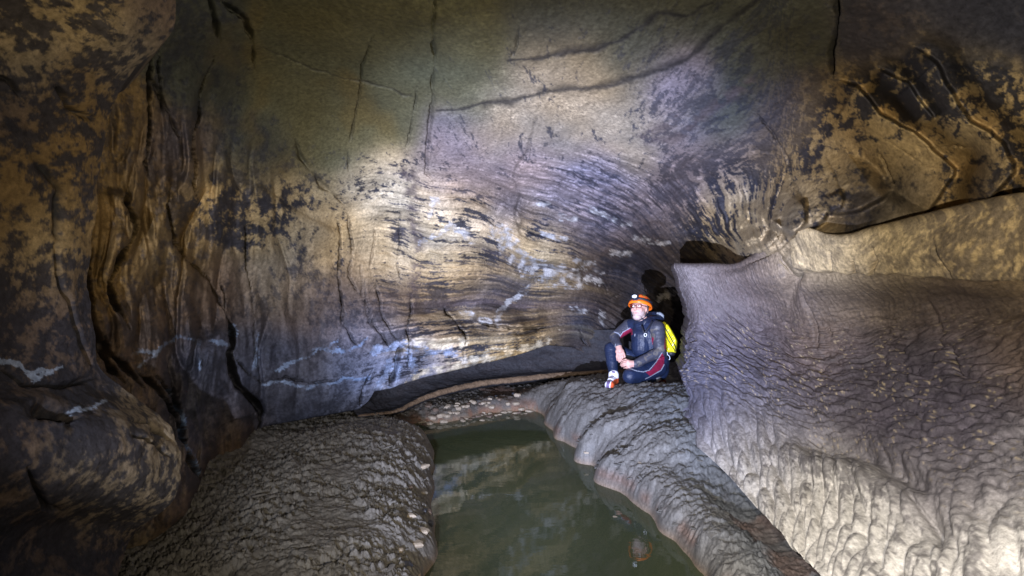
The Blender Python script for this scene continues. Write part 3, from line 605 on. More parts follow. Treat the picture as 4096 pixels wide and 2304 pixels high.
    PAL = [(100,100,TAN,.62),(350,60,TAN,.62),(600,40,BRN,.25),(150,250,GTAN,.45),(500,200,GTAN,.45),(300,350,OCH,.55),(100,450,BRN,.55),(250,550,OCH,.5),(80,700,OCH,.45),(300,800,OCH,.45),(60,850,OCH,.25),(200,950,TAN,.35),(330,950,OCH,.4),(150,1050,TAN,.35),(60,1150,BRN,.65),(250,1150,BRN,.6),(200,1300,BRN,.55),
           (80,1400,BRN,.65),(300,1400,BRN,.6),(150,1500,BDK,.55),(350,1550,BDK,.6),(100,1700,BRN,.65),(300,1700,BDK,.7),(560,1700,GTAN,.3),(640,1800,GTAN,.4),(480,1800,BRN,.6),(300,1880,GTAN,.68),(550,1950,GTAN,.55),(420,2000,GTAN,.65),(150,1950,BRN,.65),(200,2150,BRN,.75),(450,2150,BRN,.6),(350,2250,BDK,.6),(60,2250,BDK,.6),(450,2400,BRN,.5),(-400,800,BRN,.5),(-400,1800,BRN,.6)]
    base, k = field(X, Y, PAL, 90)
    tone = fbm(N3, x*4, y*4, z*4, 4)
    pn = 0.75*fbm(N0, wx*15+wz*5, y*12, wz*13, 5, .75)+.25*fbm(N2, x*40, y*40, z*40, 2)
    m = sst(-.22, .18, k-uni(pn))
    c = base*(1+.3*tone[..., None]); c = c*(1-.88*m[..., None])+np.array(DRK)*.88*m[..., None]
    for line in ([(-20,1440),(60,1450),(130,1490),(180,1480),(250,1470)], [(100,1490),(150,1510),(220,1480)], [(300,1640),(360,1625),(420,1610)]):
        s = near(X, Y, line, 60); d, sg, al = seg_dist(X[s]+22*N1(X[s]*.02, Y[s]*.02, 0*X[s]), Y[s]+22*N2(X[s]*.02, Y[s]*.02, 0*X[s]), line)
        mm = sst(0, .3, np.exp(-(d/11)**2)*1.1-uni(fbm(N3, x[s]*50, y[s]*40, z[s]*50, 4, .7)))*.7
        c[s] = mixc(c[s], (.33, .38, .48), mm)
    c = mixc(c, (.02, .02, .02), crk_shade*.8)  # grooves darkened in the colour to deepen their shade
    c *= (1+.25*fbm(N2, x*48, y*48, z*48, 2))[..., None]
    e = G[-1]
    eb = np.stack([e+np.array([-a*.95, a*.9, 0]) for a in (.015, .05, .12, .3, .8)], 0)
    G = np.concatenate([G, eb], 0); c = np.concatenate([c, np.repeat(c[-1:], 5, 0)], 0)
    return structure(grid_mesh('cave_wall_near', G, c, ROCK), 'bulging dark rock block with a rounded boulder foot nearest on the left')
near_block()

# ================================================================== undercut behind the pool and the passage behind the camera
def undercut():
    ST = [  # top under the lip .. strip ledge .. recess below
     [(1380,1600,5.0),(1400,1615,4.95),(1420,1650,4.85),(1430,1662,4.8),(1432,1668,4.78),(1432,1678,4.85),(1432,1690,5.0),(1430,1720,4.9)],
     [(1560,1500,5.75),(1560,1570,5.7),(1570,1620,5.5),(1588,1634,5.33),(1590,1650,5.32),(1590,1655,5.55),(1590,1660,5.75),(1590,1670,5.8)],
     [(1720,1440,6.25),(1720,1510,6.2),(1720,1560,5.95),(1720,1574,5.78),(1720,1596,5.77),(1720,1600,6.05),(1720,1604,6.3),(1720,1622,6.35)],
     [(1900,1410,6.8),(1900,1480,6.7),(1900,1514,6.5),(1900,1528,6.28),(1900,1552,6.27),(1900,1556,6.55),(1900,1560,6.85),(1900,1590,6.9)],
     [(2120,1340,7.3),(2120,1430,7.1),(2120,1485,6.95),(2120,1501,6.72),(2120,1524,6.71),(2120,1528,7.0),(2120,1532,7.3),(2120,1570,7.3)],
     [(2360,1320,7.4),(2360,1420,7.35),(2360,1470,7.25),(2360,1484,7.05),(2360,1503,7.04),(2360,1507,7.3),(2360,1510,7.5),(2360,1550,7.5)],
     [(2700,1320,7.5),(2700,1420,7.4),(2700,1460,7.3),(2700,1474,7.2),(2700,1490,7.2),(2700,1494,7.4),(2700,1500,7.6),(2700,1540,7.6)]]
    S = [[P(*q) for q in s] for s in ST]
    vr = np.concatenate([np.linspace(0, 2, 50, endpoint=False), np.linspace(2, 7, 110)])
    G = loft(S, 0, 0, np.linspace(0, 6, 420), vr)
    n = toward_cam(G, grid_normals(G)); x, y, z = G[..., 0], G[..., 1], G[..., 2]
    V = np.repeat(vr[None], 420, 0)
    st = np.exp(-((V-3.45)/.7)**2)
    G[..., 2] += st*(.022*fbm(N0, x*2.2, y*2.2, 0*x, 4)+.010*fbm(N2, x*14, y*14, 0*x, 3)); G[..., 1] -= st*.05*fbm(N1, x*3, 0*x, 0*x+3, 4)
    G = G + n*(0.02*fbm(N1, x*5, y*5, z*8, 3)*(1-.8*st)+.006*fbm(N2, x*24, y*24, z*40, 3))[..., None]
    tone = fbm(N3, x*6, y*6, z*12, 4)
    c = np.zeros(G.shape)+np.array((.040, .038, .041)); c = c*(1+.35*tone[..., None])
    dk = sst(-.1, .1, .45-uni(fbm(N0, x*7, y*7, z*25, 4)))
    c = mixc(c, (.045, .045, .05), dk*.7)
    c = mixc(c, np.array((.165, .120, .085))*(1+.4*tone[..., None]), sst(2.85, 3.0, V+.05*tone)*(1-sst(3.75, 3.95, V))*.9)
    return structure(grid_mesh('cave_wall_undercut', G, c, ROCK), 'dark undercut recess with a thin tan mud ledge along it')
undercut()
def rear_passage():
    na, nl = 72, 40
    a = np.linspace(0, 2*np.pi, na); yy = np.linspace(1.9, -5, nl)
    A, Y = np.meshgrid(a, yy, indexing='ij')
    ca, sa = np.cos(A), np.sin(A)
    r = (np.abs(ca)**4+np.abs(sa)**4)**-.25
    x = 0.05+2.75*ca*r; z = 1.35+1.85*sa*r
    sc = np.where(Y < -3.5, np.sqrt(np.maximum(1-((-3.5-Y)/1.5)**2, 0)), 1)
    x, z = x*sc, 1.35+(z-1.35)*sc
    d = 0.12*fbm(N1, x*1.2, Y*1.2, z*1.2, 3); G = np.stack([x*(1+d*.5), Y, z+d*.5], -1)
    c = np.zeros(G.shape)+np.array((.11, .09, .07))*(1+.4*fbm(N2, x*2, Y*2, z*2, 4))[..., None]
    structure(grid_mesh('cave_passage', G, c, ROCK), 'rest of the cave passage')
rear_passage()

PD = 5.2                                      # distance of the caver
def J(cx, cy, dy=0.0):                        # body landmark -> world point
    return np.array(P(2380+cx/3.22, 1130+cy/3.22, PD+dy))

# ================================================================== FLOOR: mud banks, gravel bar and pool bed
def gp(px, py, z=0.0):                       # photo pixel -> point on a level z above the water
    d = (CAMZ-z)*F/(py-CY); return ((px-CX)/F*d, d)
SHORE_L = [(1560,2700),(1690,2304),(1740,2150),(1722,2010),(1725,1900),(1732,1840),(1718,1770),(1680,1722),(1655,1700)]
SHORE_F = [(1700,1690),(1780,1690),(1880,1672),(2000,1650),(2080,1645),(2130,1642)]
SHORE_R = [(2180,1680),(2215,1722),(2255,1765),(2320,1815),(2368,1858),(2378,1905),(2480,1968),(2600,2058),(2700,2155),(2780,2245),(2830,2310),(3050,2600)]
FLOOR_CTL = []
def fc(z, pts):
    for a, b in pts: FLOOR_CTL.append(gp(a, b, z)+(z,))
for L_ in (SHORE_L, SHORE_F, SHORE_R): fc(0.0, L_)
fc(.10, [(1640,2304),(1690,2150),(1672,2000),(1690,1900),(1700,1830),(1690,1775),(1650,1715)])
fc(.18, [(1560,2304),(1620,2150),(1610,2000),(1640,1900),(1655,1830),(1640,1770),(1600,1722),(1530,1690),(1480,1672)])
fc(.25, [(1350,2304),(1400,2100),(1400,1950),(1450,1820),(1400,1720),(1250,1720)])
fc(.27, [(1000,2304),(1000,2100),(1080,1950),(1150,1850),(700,2304),(850,2120)])
fc(.19, [(880,1930),(1020,1810),(1200,1725),(1350,1695),(1440,1672),(720,2110),(620,2200)])
fc(.22, [(450,2304),(100,2400)])
fc(.02, [(1480,1640),(1560,1650),(1620,1680)])
fc(.06, [(1700,1640),(1800,1620),(1950,1600),(2080,1590),(1700,1610),(1900,1570),(2100,1560),(2300,1530)])
fc(.06, [(2240,1733),(2400,1862),(2430,1907),(2540,1968),(2650,2052),(2750,2145),(2830,2235),(2890,2304)])
fc(.13, [(2225,1668),(2450,1850),(2600,1950),(2700,2050),(2810,2150),(2900,2250)])
fc(.19, [(2500,1795),(2640,1872),(2740,1940)])
fc(.16, [(2810,2040),(2915,2150),(3010,2260),(3170,2480)])
for q in ((1.29, 3.12), (1.265, 2.75), (1.235, 2.42), (1.22, 2.2), (1.20, 2.0), (1.18, 1.75), (1.5, 3.0), (1.5, 2.4), (1.5, 1.8)): FLOOR_CTL.append(q+(.045,))
fc(.25, [(2290,1650),(2230,1600),(2345,1720),(2440,1790)])
fc(.30, [(2420,1700),(2540,1750),(2640,1790),(2330,1640),(2450,1660)])
fc(.20, [(2150,1565)])
fc(.38, [(2260,1550),(2300,1560),(2400,1590),(2620,1690),(2740,1740)])
for q_, r_ in ((J(175,1318,-.22),.040),(J(240,1200,-.04),.105),(J(450,1205,-.30),.070),(J(600,1230,-.18),.062),(J(760,1255,-.06),.048),(J(850,1290,.02),.040)): FLOOR_CTL.append((q_[0], q_[1], q_[2]-r_))
fc(.50, [(2690,1600)])
fc(.40, [(2730,1680)])
fc(.10, [(2150,1500),(2350,1500)])
fc(.40, [(2500,1515),(2650,1505),(2800,1500)])
fc(-.35, [(2000,2200),(2200,2100),(2000,1900),(2300,2304),(2100,2500),(2450,2250),(2200,2000)])
fc(-.22, [(1900,1780),(2050,1740),(2150,1800),(2250,1900)])
fc(-.10, [(1780,1740),(2000,1690),(2150,1730)])
for q in ((-2.5, 1, .35), (-2.5, 4, .4), (-1, .6, .3), (1.4, .8, .25), (2.3, 1, .3), (0, .8, -.2), (2.5, 4, .5), (2.5, 7, .5), (0, 9, .1), (-2.5, 7, .3)): FLOOR_CTL.append(q)
floor_ev = tps_fit([(a, b) for a, b, c in FLOOR_CTL], [c for a, b, c in FLOOR_CTL], 4e-3)
BANKS = {}
def floor_parts():
    px = np.linspace(-700, 4300, 1150)
    px = np.concatenate([np.linspace(-1600, 250, 60, endpoint=False), np.linspace(250, 3350, 900), np.linspace(3350, 4600, 40)[1:]])
    py = np.concatenate([1152+np.linspace(345, 700, 190, endpoint=False), np.linspace(1852, 2420, 260, endpoint=False), np.linspace(2420, 4200, 40)])
    X0, Y0 = np.meshgrid(px, py, indexing='ij')
    zr = 0.25
    D = (CAMZ-zr)*F/(Y0-CY); x = (X0-CX)/F*D; y = D
    z = floor_ev(x, y)
    z = np.clip(z, -.5, .62) + .012*fbm(N0, x*6, y*6, 0*x, 3)*np.exp(-(z/.15)**2)
    t_ = np.clip((z-.005)/.20, 0, 1); ex_ = np.where(x < 0, .62, .6); z = np.where((z > .005) & (z < .205), .005+.20*t_**ex_, z)
    bank = sst(.02, .10, z)
    shoreL = (x < 0.05+0*y) & (y < 5.4)
    # flaky mud: broken overlapping plates
    wx = x+.03*N1(x*9, y*9, 0*x); wy = y+.03*N2(x*9, y*9, 0*x)
    F1, F2 = worley(13, wx*16, wy*20, 0*x)
    F1s, F2s = worley(14, wx*34, wy*42, 0*x+2)
    rough = .35+.65*sst(-.2, .15, fbm(N0, x*1.7, y*1.7, 0*x+4, 3)+.16)
    left = x < -0.2-0.05*y
    # plates tilt: saw-tooth across the worley cells
    tilt = fbm(N3, x*12, y*16, 0*x, 4)
    def terr(q, n_):                       # broken terraces: flat treads and sharp risers
        q = q*n_; f_ = np.floor(q); r_ = q-f_
        return (f_+sst(.72, 1.0, r_))/n_
    q1 = fbm(N3, wx*8-wy*3, wy*13, 0*x, 4, .55); q2 = fbm(N1, wx*22, wy*36-wx*8, 0*x+7, 3, .6)
    hl = rough*(0.055*terr(q1, 6) + 0.040*terr(q2, 5) + .02*(.3-np.minimum(F1s*F1s,.7))) + .005*fbm(N2, x*45, y*55, 0*x, 3)*(0.35+rough) + .02*fbm(N1, x*2.5, y*2.5, 0*x, 3)
    q3 = fbm(N2, wx*8-wy*5, wy*15, 0*x, 4, .55)
    hr = 0.045*terr(q3, 9) + .025*terr(q2, 5) + .02*np.abs(fbm(N1, wx*13-wy*4, wy*22+wx*5, 0*x, 3)) + .005*fbm(N1, x*50, y*60, 0*x, 3) + .02*fbm(N0, x*3, y*3, 0*x, 3)
    hh = np.where(left, hl, hr)
    z = z + hh*(0.12+.88*bank)
    rim = np.exp(-((z+.012)/.040)**2)
    global FLOOR_GRID; FLOOR_GRID = (px, py, z)
    G = np.stack([x, y, z], -1)
    tone = fbm(N3, x*4, y*4, 0*x, 4); fine = fbm(N2, x*40, y*40, 0*x, 3)
    mudL = np.array((.125, .116, .104)); mudR = np.array((.108, .103, .097)); 
    c = np.where(left[..., None], mudL, mudR)*(1+.25*tone[..., None]+.25*fine[..., None])
    # grey-blue wet mud towards the right wall
    wetr = sst(.9, 1.3, x+.15*tone)*(y < 4.7)
    c = mixc(c, (.085, .092, .102), wetr*.8)
    red = np.exp(-((z-.075)/.035)**2)*(~left)*sst(.3, .6, uni(fbm(N1, x*3, y*3, 0*x, 3)))
    c = mixc(c, (.12, .07, .05), np.clip(red, 0, 1)*.6)
    c = mixc(c, (.20, .14, .095), np.clip(rim, 0, 1)*.75)
    far = sst(4.6, 5.0, y)*(1-bank)*(x < .3)
    c = mixc(c, (.17, .10, .07), far*.7*sst(.3, .7, uni(fbm(N0, x*8, y*8, 0*x, 3))))
    under = sst(0.0, -.25, z)
    c = mixc(c, (.13, .14, .075), under)
    zc = 0.25*(z[:-1, :-1]+z[1:, :-1]+z[1:, 1:]+z[:-1, 1:]); xc = x[:-1, :-1]; yc = y[:-1, :-1]
    bed = (zc < -.03) | ((yc > 4.75) & (xc < .42))
    lm = (~bed) & (xc < .0+.0*yc)
    rm = (~bed) & ~lm
    BANKS['left'] = structure(grid_mesh('mud_bank_left', G, c, MUD, lm, sat=1.0), 'flaky grey mud bank along the left side of the pool')
    BANKS['right'] = structure(grid_mesh('mud_bank_right', G, c, MUD, rm, sat=1.0), 'crumpled mud bank under the sitting caver along the right of the pool')
    structure(grid_mesh('pool_bed', G, c, MUD, bed), 'silty bed of the pool and gravel bar at its far end')
    return
floor_parts()

# ================================================================== WATER
def water():
    m = bpy.data.materials.new('murky_water'); m.use_nodes = True; nt = m.node_tree; N = nt.nodes; L = nt.links
    N.remove(N['Principled BSDF']); out = N['Material Output']
    fr = N.new('ShaderNodeFresnel'); fr.inputs['IOR'].default_value = 1.36
    gl = N.new('ShaderNodeBsdfGlossy'); gl.inputs['Roughness'].default_value = 0.015; gl.inputs['Color'].default_value = (1, 1, 1, 1)
    df = N.new('ShaderNodeBsdfDiffuse'); df.inputs['Color'].default_value = (.094, .116, .062, 1)
    tr = N.new('ShaderNodeBsdfTransparent'); tr.inputs['Color'].default_value = (.62, .62, .40, 1)
    m1 = N.new('ShaderNodeMixShader'); m1.inputs[0].default_value = 0.5
    L.new(tr.outputs[0], m1.inputs[1]); L.new(df.outputs[0], m1.inputs[2])
    m2 = N.new('ShaderNodeMixShader'); fm = N.new('ShaderNodeMath'); fm.operation = 'MULTIPLY'; fm.inputs[1].default_value = 1.0; L.new(fr.outputs[0], fm.inputs[0]); L.new(fm.outputs[0], m2.inputs[0]); L.new(m1.outputs[0], m2.inputs[1]); L.new(gl.outputs[0], m2.inputs[2])
    L.new(m2.outputs[0], out.inputs['Surface'])
    tc = N.new('ShaderNodeTexCoord'); mp = N.new('ShaderNodeMapping'); mp.inputs['Scale'].default_value = (2.2, 6.0, 1)
    nz = N.new('ShaderNodeTexNoise'); nz.inputs['Scale'].default_value = 2.2; nz.inputs['Detail'].default_value = 3
    bp = N.new('ShaderNodeBump'); bp.inputs['Strength'].default_value = 0.05; bp.inputs['Distance'].default_value = 0.01
    L.new(tc.outputs['Object'], mp.inputs[0]); L.new(mp.outputs[0], nz.inputs['Vector']); L.new(nz.outputs['Fac'], bp.inputs['Height'])
    for s_ in (fr, gl): L.new(bp.outputs[0], s_.inputs['Normal'])
    G = np.stack(np.meshgrid(np.linspace(-1.6, 2.0, 30), np.linspace(.3, 7.6, 40), indexing='ij'), -1)
    G = np.concatenate([G, np.zeros(G.shape[:2]+(1,))], -1)
    structure(grid_mesh('water', G, None, m), 'still murky green pool water')
water()

# ================================================================== THE CAVER
def np_mesh(name, verts, faces, mat=None, parent=None, smooth=True):
    me = bpy.data.meshes.new(name); me.from_pydata([tuple(map(float, v)) for v in verts], [], [tuple(f) for f in faces]); me.update()
    me.polygons.foreach_set('use_smooth', np.full(len(me.polygons), smooth))
    o = bpy.data.objects.new(name, me); COL.objects.link(o)
    if mat: me.materials.append(mat)
    if parent is not None:
        o.parent = parent; o.matrix_parent_inverse = parent.matrix_world.inverted()
    return o
def frame_of(d):
    d = d/np.linalg.norm(d); a = np.array([0, 0, 1.0]) if abs(d[2]) < .9 else np.array([1.0, 0, 0])
    u = np.cross(d, a); u /= np.linalg.norm(u); return u, np.cross(d, u), d
def capsule(p0, r0, p1, r1, ns=20, nr=6):
    p0, p1 = np.asarray(p0, float), np.asarray(p1, float); u, v, d = frame_of(p1-p0)
    V = []; Fc = []
    rings = [(p0, r0, -math.pi/2*(1-i/nr)) for i in range(nr+1)] + [(p1, r1, math.pi/2*i/nr) for i in range(nr+1)]
    for c, r, t in rings:
        for k in range(ns):
            a = 2*math.pi*k/ns
            V.append(c + d*r*math.sin(t) + (u*math.cos(a)+v*math.sin(a))*max(r*math.cos(t), 1e-5))
    for i in range(len(rings)-1):
        for k in range(ns):
            a, b = i*ns+k, i*ns+(k+1) % ns
            Fc.append((a, b, b+ns, a+ns))
    return V, Fc
def ellipsoid(c, axes, radii, ns=24, nr=14):
    c = np.asarray(c, float); A = np.asarray(axes, float); V = []; Fc = []
    for i in range(nr+1):
        t = math.pi*i/nr
        for k in range(ns):
            a = 2*math.pi*k/ns
            V.append(c + A[0]*radii[0]*max(math.sin(t), 1e-4)*math.cos(a) + A[1]*radii[1]*max(math.sin(t), 1e-4)*math.sin(a) + A[2]*radii[2]*math.cos(t))
    for i in range(nr):
        for k in range(ns):
            a, b = i*ns+k, i*ns+(k+1) % ns
            Fc.append((a, b, b+ns, a+ns))
    return V, Fc
def tube(pts, r, ns=8, closed=False, n=None):
    pts = np.asarray(pts, float)
    if n: pts = catmull(np.vstack([pts, pts[:1]]) if closed else pts, np.linspace(0, len(pts)-(0 if closed else 1), n)); 
    if closed and n: pts = pts[:-1]
    m = len(pts); V = []; Fc = []; ref = None
    for i in range(m):
        d = pts[(i+1) % m]-pts[i-1] if closed else pts[min(i+1, m-1)]-pts[max(i-1, 0)]
        d = d/np.linalg.norm(d)
        if ref is None: ref, _, _ = frame_of(d)
        ref = ref-d*ref.dot(d); ref /= np.linalg.norm(ref); v = np.cross(d, ref)
        rr = r[i*len(r)//m] if isinstance(r, (list, tuple)) else r
        for k in range(ns):
            a = 2*math.pi*k/ns; V.append(pts[i]+(ref*math.cos(a)+v*math.sin(a))*rr)
    for i in range(m if closed else m-1):
        for k in range(ns):
            a, b = i*ns+k, i*ns+(k+1) % ns; j = ((i+1) % m)*ns
            Fc.append((a, b, j+(k+1) % ns, j+k))
    if not closed:
        Fc.append(tuple(range(ns))[::-1]); Fc.append(tuple((m-1)*ns+k for k in range(ns)))
    return V, Fc
def join(parts):
    V, Fc = [], []
    for v, f in parts:
        o = len(V); V += list(v); Fc += [tuple(i+o for i in q) for q in f]
    return V, Fc
def melt(name, parts, voxel, smooth, mat, parent=None):
    """join overlapping shapes into one continuous skin"""
    V, Fc = join(parts)
    o = np_mesh(name, V, Fc)
    m = o.modifiers.new('r', 'REMESH'); m.mode = 'VOXEL'; m.voxel_size = voxel; m.use_smooth_shade = True
    if smooth:
        m = o.modifiers.new('s', 'SMOOTH'); m.factor = 0.5; m.iterations = smooth
    dg = bpy.context.evaluated_depsgraph_get(); me = bpy.data.meshes.new_from_object(o.evaluated_get(dg))
    old = o.data; o.modifiers.clear(); o.data = me; bpy.data.meshes.remove(old); me.name = name
    me.materials.clear(); me.materials.append(mat)
    me.polygons.foreach_set('use_smooth', np.full(len(me.polygons), True))
    if parent is not None:
        o.parent = parent; o.matrix_parent_inverse = parent.matrix_world.inverted()
    return o
def verts_of(o):
    a = np.empty(len(o.data.vertices)*3, f32); o.data.vertices.foreach_get('co', a); return a.reshape(-1, 3).astype(float)
def paint(o, c):
    a = o.data.color_attributes.new('Col', 'FLOAT_COLOR', 'POINT')
    a.data.foreach_set('color', np.c_[np.clip(c, 0, 1), np.ones(len(c))].astype(f32).ravel())
def in_poly(x, y, poly):
    r = np.zeros(x.shape, bool); n = len(poly)
    for i in range(n):
        x0, y0 = poly[i]; x1, y1 = poly[(i+1) % n]
        c = (y0 > y) != (y1 > y)
        r ^= c & (x < (x1-x0)*(y-y0)/((y1-y0) if y1 != y0 else 1e-9)+x0)
    return r
def cone_dist(p, a, ra, b, rb):
    ab = b-a; t = np.clip(((p-a)@ab)/(ab@ab), 0, 1)
    return np.linalg.norm(p-a-t[:, None]*ab, axis=1)-(ra+(rb-ra)*t)
CLOTH = rock_mat('skin_and_neoprene', 0.5, 0.35, 0.10, 0.15, 90)

def build_person():
    root = bpy.data.objects.new('person', None); COL.objects.link(root)
    root.location = J(560, 1310, -.1); bpy.context.view_layer.update()
    tag(root, 'person in navy wetsuit and orange helmet crouching on the mud bank, looking up', 'person')
    # ---- head frame
    yaw, pit = math.radians(38), math.radians(14)
    f = np.array([-math.sin(yaw)*math.cos(pit), -math.cos(yaw)*math.cos(pit), math.sin(pit)])
    l = np.cross(np.array([-.05, 0, 1.0]), f); l /= np.linalg.norm(l); u = np.cross(f, l)
    HC = J(577, 338, .0)
    H = lambda a, b, c: HC + l*a + f*b + u*c
    AX = [l, f, u]
    # ---- limbs: (p0, r0, p1, r1)
    shR, elR, wrR = J(440,555,.15), J(245,700,.10), J(298,805,-.03)
    shL, elL, wrL = J(800,590,-.12), J(842,890,-.20), J(520,1045,-.26)
    hipR, knR, anR = J(700,1080,.10), J(200,850,.10), J(240,1200,-.04)
    hipL, knL, anL = J(790,1090,-.06), J(450,1205,-.30), J(760,1255,-.06)
    neck = J(630,530,.02)
    C = []       # suit cones
    C += [(shR,.066,elR,.052),(elR,.053,wrR,.038),(shL,.072,elL,.056),(elL,.056,wrL,.038)]
    C += [(hipR,.098,knR,.066),(knR,.066,(knR+anR)/2,.060),((knR+anR)/2,.060,anR,.043)]
    C += [(hipL,.105,knL,.072),(knL,.072,(knL+anL)/2+np.array([0,0,.0]),.064),((knL+anL)/2,.064,anL,.045)]
    C += [(J(760,1040,.02),.155,J(720,900,.02),.142),(J(720,900,.02),.145,J(655,680,.02),.150),(J(655,680,.02),.150,J(625,590,.02),.105)]
    C += [(J(600,840,-.03),.105,J(600,700,-.02),.105),(J(560,590,.08),.085,J(720,590,-.05),.09),(shR,.07,J(560,560,.07),.085),(shL,.075,J(720,570,-.05),.09)]
    C += [(J(800,1120,.02),.12,J(700,1150,.05),.09)]
    C += [(neck,.074,J(620,560,.02),.10)]
    suit = [capsule(*c) for c in C]
    # ---- head
    SK = [('e',H(0,-.012,.025),AX,(.077,.097,.092)),('e',H(0,.030,-.03),AX,(.065,.068,.082)),('e',H(0,.052,-.095),AX,(.045,.042,.034)),
          ('c',H(0,.095,.012),.009,H(0,.116,-.024),.014),('e',H(0,.104,-.030),AX,(.017,.014,.010)),('c',H(-.034,.080,.024),.013,H(.034,.080,.024),.013),
          ('e',H(-.036,.066,-.028),AX,(.026,.028,.028)),('e',H(.036,.066,-.028),AX,(.026,.028,.028)),('c',H(-.020,.088,-.064),.008,H(.020,.088,-.064),.008),
          ('e',H(-.076,-.012,-.012),AX,(.010,.020,.034)),('e',H(.076,-.012,-.012),AX,(.010,.020,.034)),('c',H(0,-.005,-.06),.058,neck,.060)]
    head = [ellipsoid(e[1], e[2], e[3]) if e[0] == 'e' else capsule(*e[1:]) for e in SK]
    # ---- hands: palm and five fingers each, bent at the knuckles
    HN = []
    def hand(wr, palm, fingers, thumb, rp):
        HN.append((wr, .030, palm, rp)); 
        for ch, r in fingers+[thumb]:
            for a, b in zip(ch[:-1], ch[1:]): HN.append((a, r, b, r*.92))
    r_k = [J(284,905,-.07), J(304,912,-.075), J(328,910,-.08), J(352,900,-.08)]
    hand(wrR, J(318,880,-.065), [([r_k[0], J(277,955,-.085), J(288,1003,-.07)], .0085), ([r_k[1], J(302,970,-.095), J(312,1024,-.08)], .0095), ([r_k[2], J(332,972,-.10), J(342,1022,-.085)], .0095), ([r_k[3], J(358,955,-.10), J(366,1003,-.09)], .009)],
         ([J(348,865,-.06), J(374,915,-.085), J(388,972,-.09)], .0105), .036)
    HN.append((J(288,890,-.065), .022, J(345,885,-.07), .024))
    l_k = [J(418,1012,-.27), J(408,1036,-.28), J(412,1062,-.28), J(424,1088,-.27)]
    hand(wrL, J(440,1046,-.262), [([l_k[0], J(372,1018,-.255), J(335,1040,-.215)], .0095), ([l_k[1], J(366,1044,-.265), J(332,1062,-.225)], .0095), ([l_k[2], J(376,1074,-.265), J(346,1080,-.225)], .0092), ([l_k[3], J(398,1098,-.26), J(372,1100,-.225)], .0085)],
         ([J(448,1008,-.25), J(396,992,-.235), J(352,1008,-.205)], .0105), .034)
    HN.append((J(424,1020,-.268), .022, J(432,1080,-.268), .022))
    hands = [capsule(a, ra, b, rb, 12, 4) for a, ra, b, rb in HN]
    body = melt('body', suit+head+hands, 0.0045, 3, CLOTH, root)
    body['label'] = 'head, bare hands and navy wetsuit with maroon panels'
    v = verts_of(body)
    dS = np.min([cone_dist(v, np.asarray(a), ra, np.asarray(b), rb) for a, ra, b, rb in C], 0)
    dN = np.min([cone_dist(v, np.asarray(a), ra, np.asarray(b), rb) for a, ra, b, rb in HN], 0)
    q = v-HC; hl, hf, hu = q@l, q@f, q@u
    dH = np.full(len(v), 9.0)
    for e in SK:
        if e[0] == 'e':
            w_ = v-np.asarray(e[1]); dH = np.minimum(dH, (np.sqrt(sum(((w_@ax)/r)**2 for ax, r in zip(e[2], e[3])))-1)*min(e[3]))
        else: dH = np.minimum(dH, cone_dist(v, np.asarray(e[1]), e[2], np.asarray(e[3]), e[4]))
    X, Y = proj(v); cx, cy = (X-2380)*3.22, (Y-1130)*3.22
    # suit wrinkles
    nrm = np.empty(len(v)*3, f32); body.data.vertices.foreach_get('normal', nrm); nrm = nrm.reshape(-1, 3)
    suitm = (dS < dH) & (dS < dN)
    wr = fbm(N1, v[:, 0]*9, v[:, 1]*9, v[:, 2]*22, 3)
    v2 = v + nrm*(np.where(suitm, .005*wr + .0025*fbm(N2, v[:, 0]*30, v[:, 1]*30, v[:, 2]*40, 2), 0))[:, None]
    body.data.vertices.foreach_set('co', v2.astype(f32).ravel()); body.data.update()
    navy = np.array((.008, .015, .042)); c = np.repeat(navy[None], len(v), 0)
    tone = fbm(N3, v[:, 0]*12, v[:, 1]*12, v[:, 2]*12, 4)
    armd = np.minimum.reduce([cone_dist(v, np.asarray(a), ra, np.asarray(b), rb) for a, ra, b, rb in C[:4]])
    dusty = suitm & (armd < .006)
    c[dusty] = np.array((.036, .038, .055))*(1+.45*tone[dusty, None])
    mudm = dusty & (tone > .25); c[mudm] = np.array((.085, .078, .076))
    c[suitm & ~dusty] *= (1+.5*tone[suitm & ~dusty, None])
    front = True
    maroon = np.array((.17, .010, .035))
    for poly in ([(325,690),(360,640),(450,588),(480,605),(490,672),(400,692),(330,722)], [(736,695),(757,720),(752,770),(742,800),(727,740)], [(900,640),(918,640),(910,860),(893,860)],
                 [(650,1155),(720,1130),(780,1050),(830,960),(862,905),(892,960),(892,1040),(862,1110),(780,1165),(710,1205)]):
        s_ = in_poly(cx, cy, poly) & suitm; c[s_] = maroon*(1+.25*tone[s_, None])
    for line in ([(445,1105),(540,1140),(620,1152),(700,1128),(790,1022),(862,905)], [(650,1242),(720,1207),(850,1132),(892,1055)], [(325,690),(360,640),(450,588)], [(250,640),(300,655),(330,690)], [(260,830),(262,795)], [(515,665),(512,690)]):
        d, sg, al = seg_dist(cx, cy, line); s_ = (d < 5.5) & suitm; c[s_] = (.22, .24, .30)
    # skin
    sk = np.array((.50, .29, .24))
    s_ = ~suitm & (dN < dH); c[s_] = np.array((.46, .26, .22))*(1+.25*tone[s_, None])
    hs = ~suitm & (dH <= dN)
    hc_ = np.repeat(sk[None], len(v), 0)*(1+.12*tone[:, None])
    beard = sst(-.045, -.062, hu-.25*np.abs(hl))*sst(-.01, .02, hf)*(1-np.exp(-((hu+.064)/.007)**2-(hl/.024)**2)*(hf > .07))
    hc_ = hc_*(1-.55*beard[:, None]) + np.array((.36, .34, .35))*.55*beard[:, None]
    lip = np.exp(-((hu+.064)/.006)**2-(hl/.024)**2)*(hf > .07); hc_ = hc_*(1-.6*lip[:, None])+np.array((.30, .10, .10))*.6*lip[:, None]
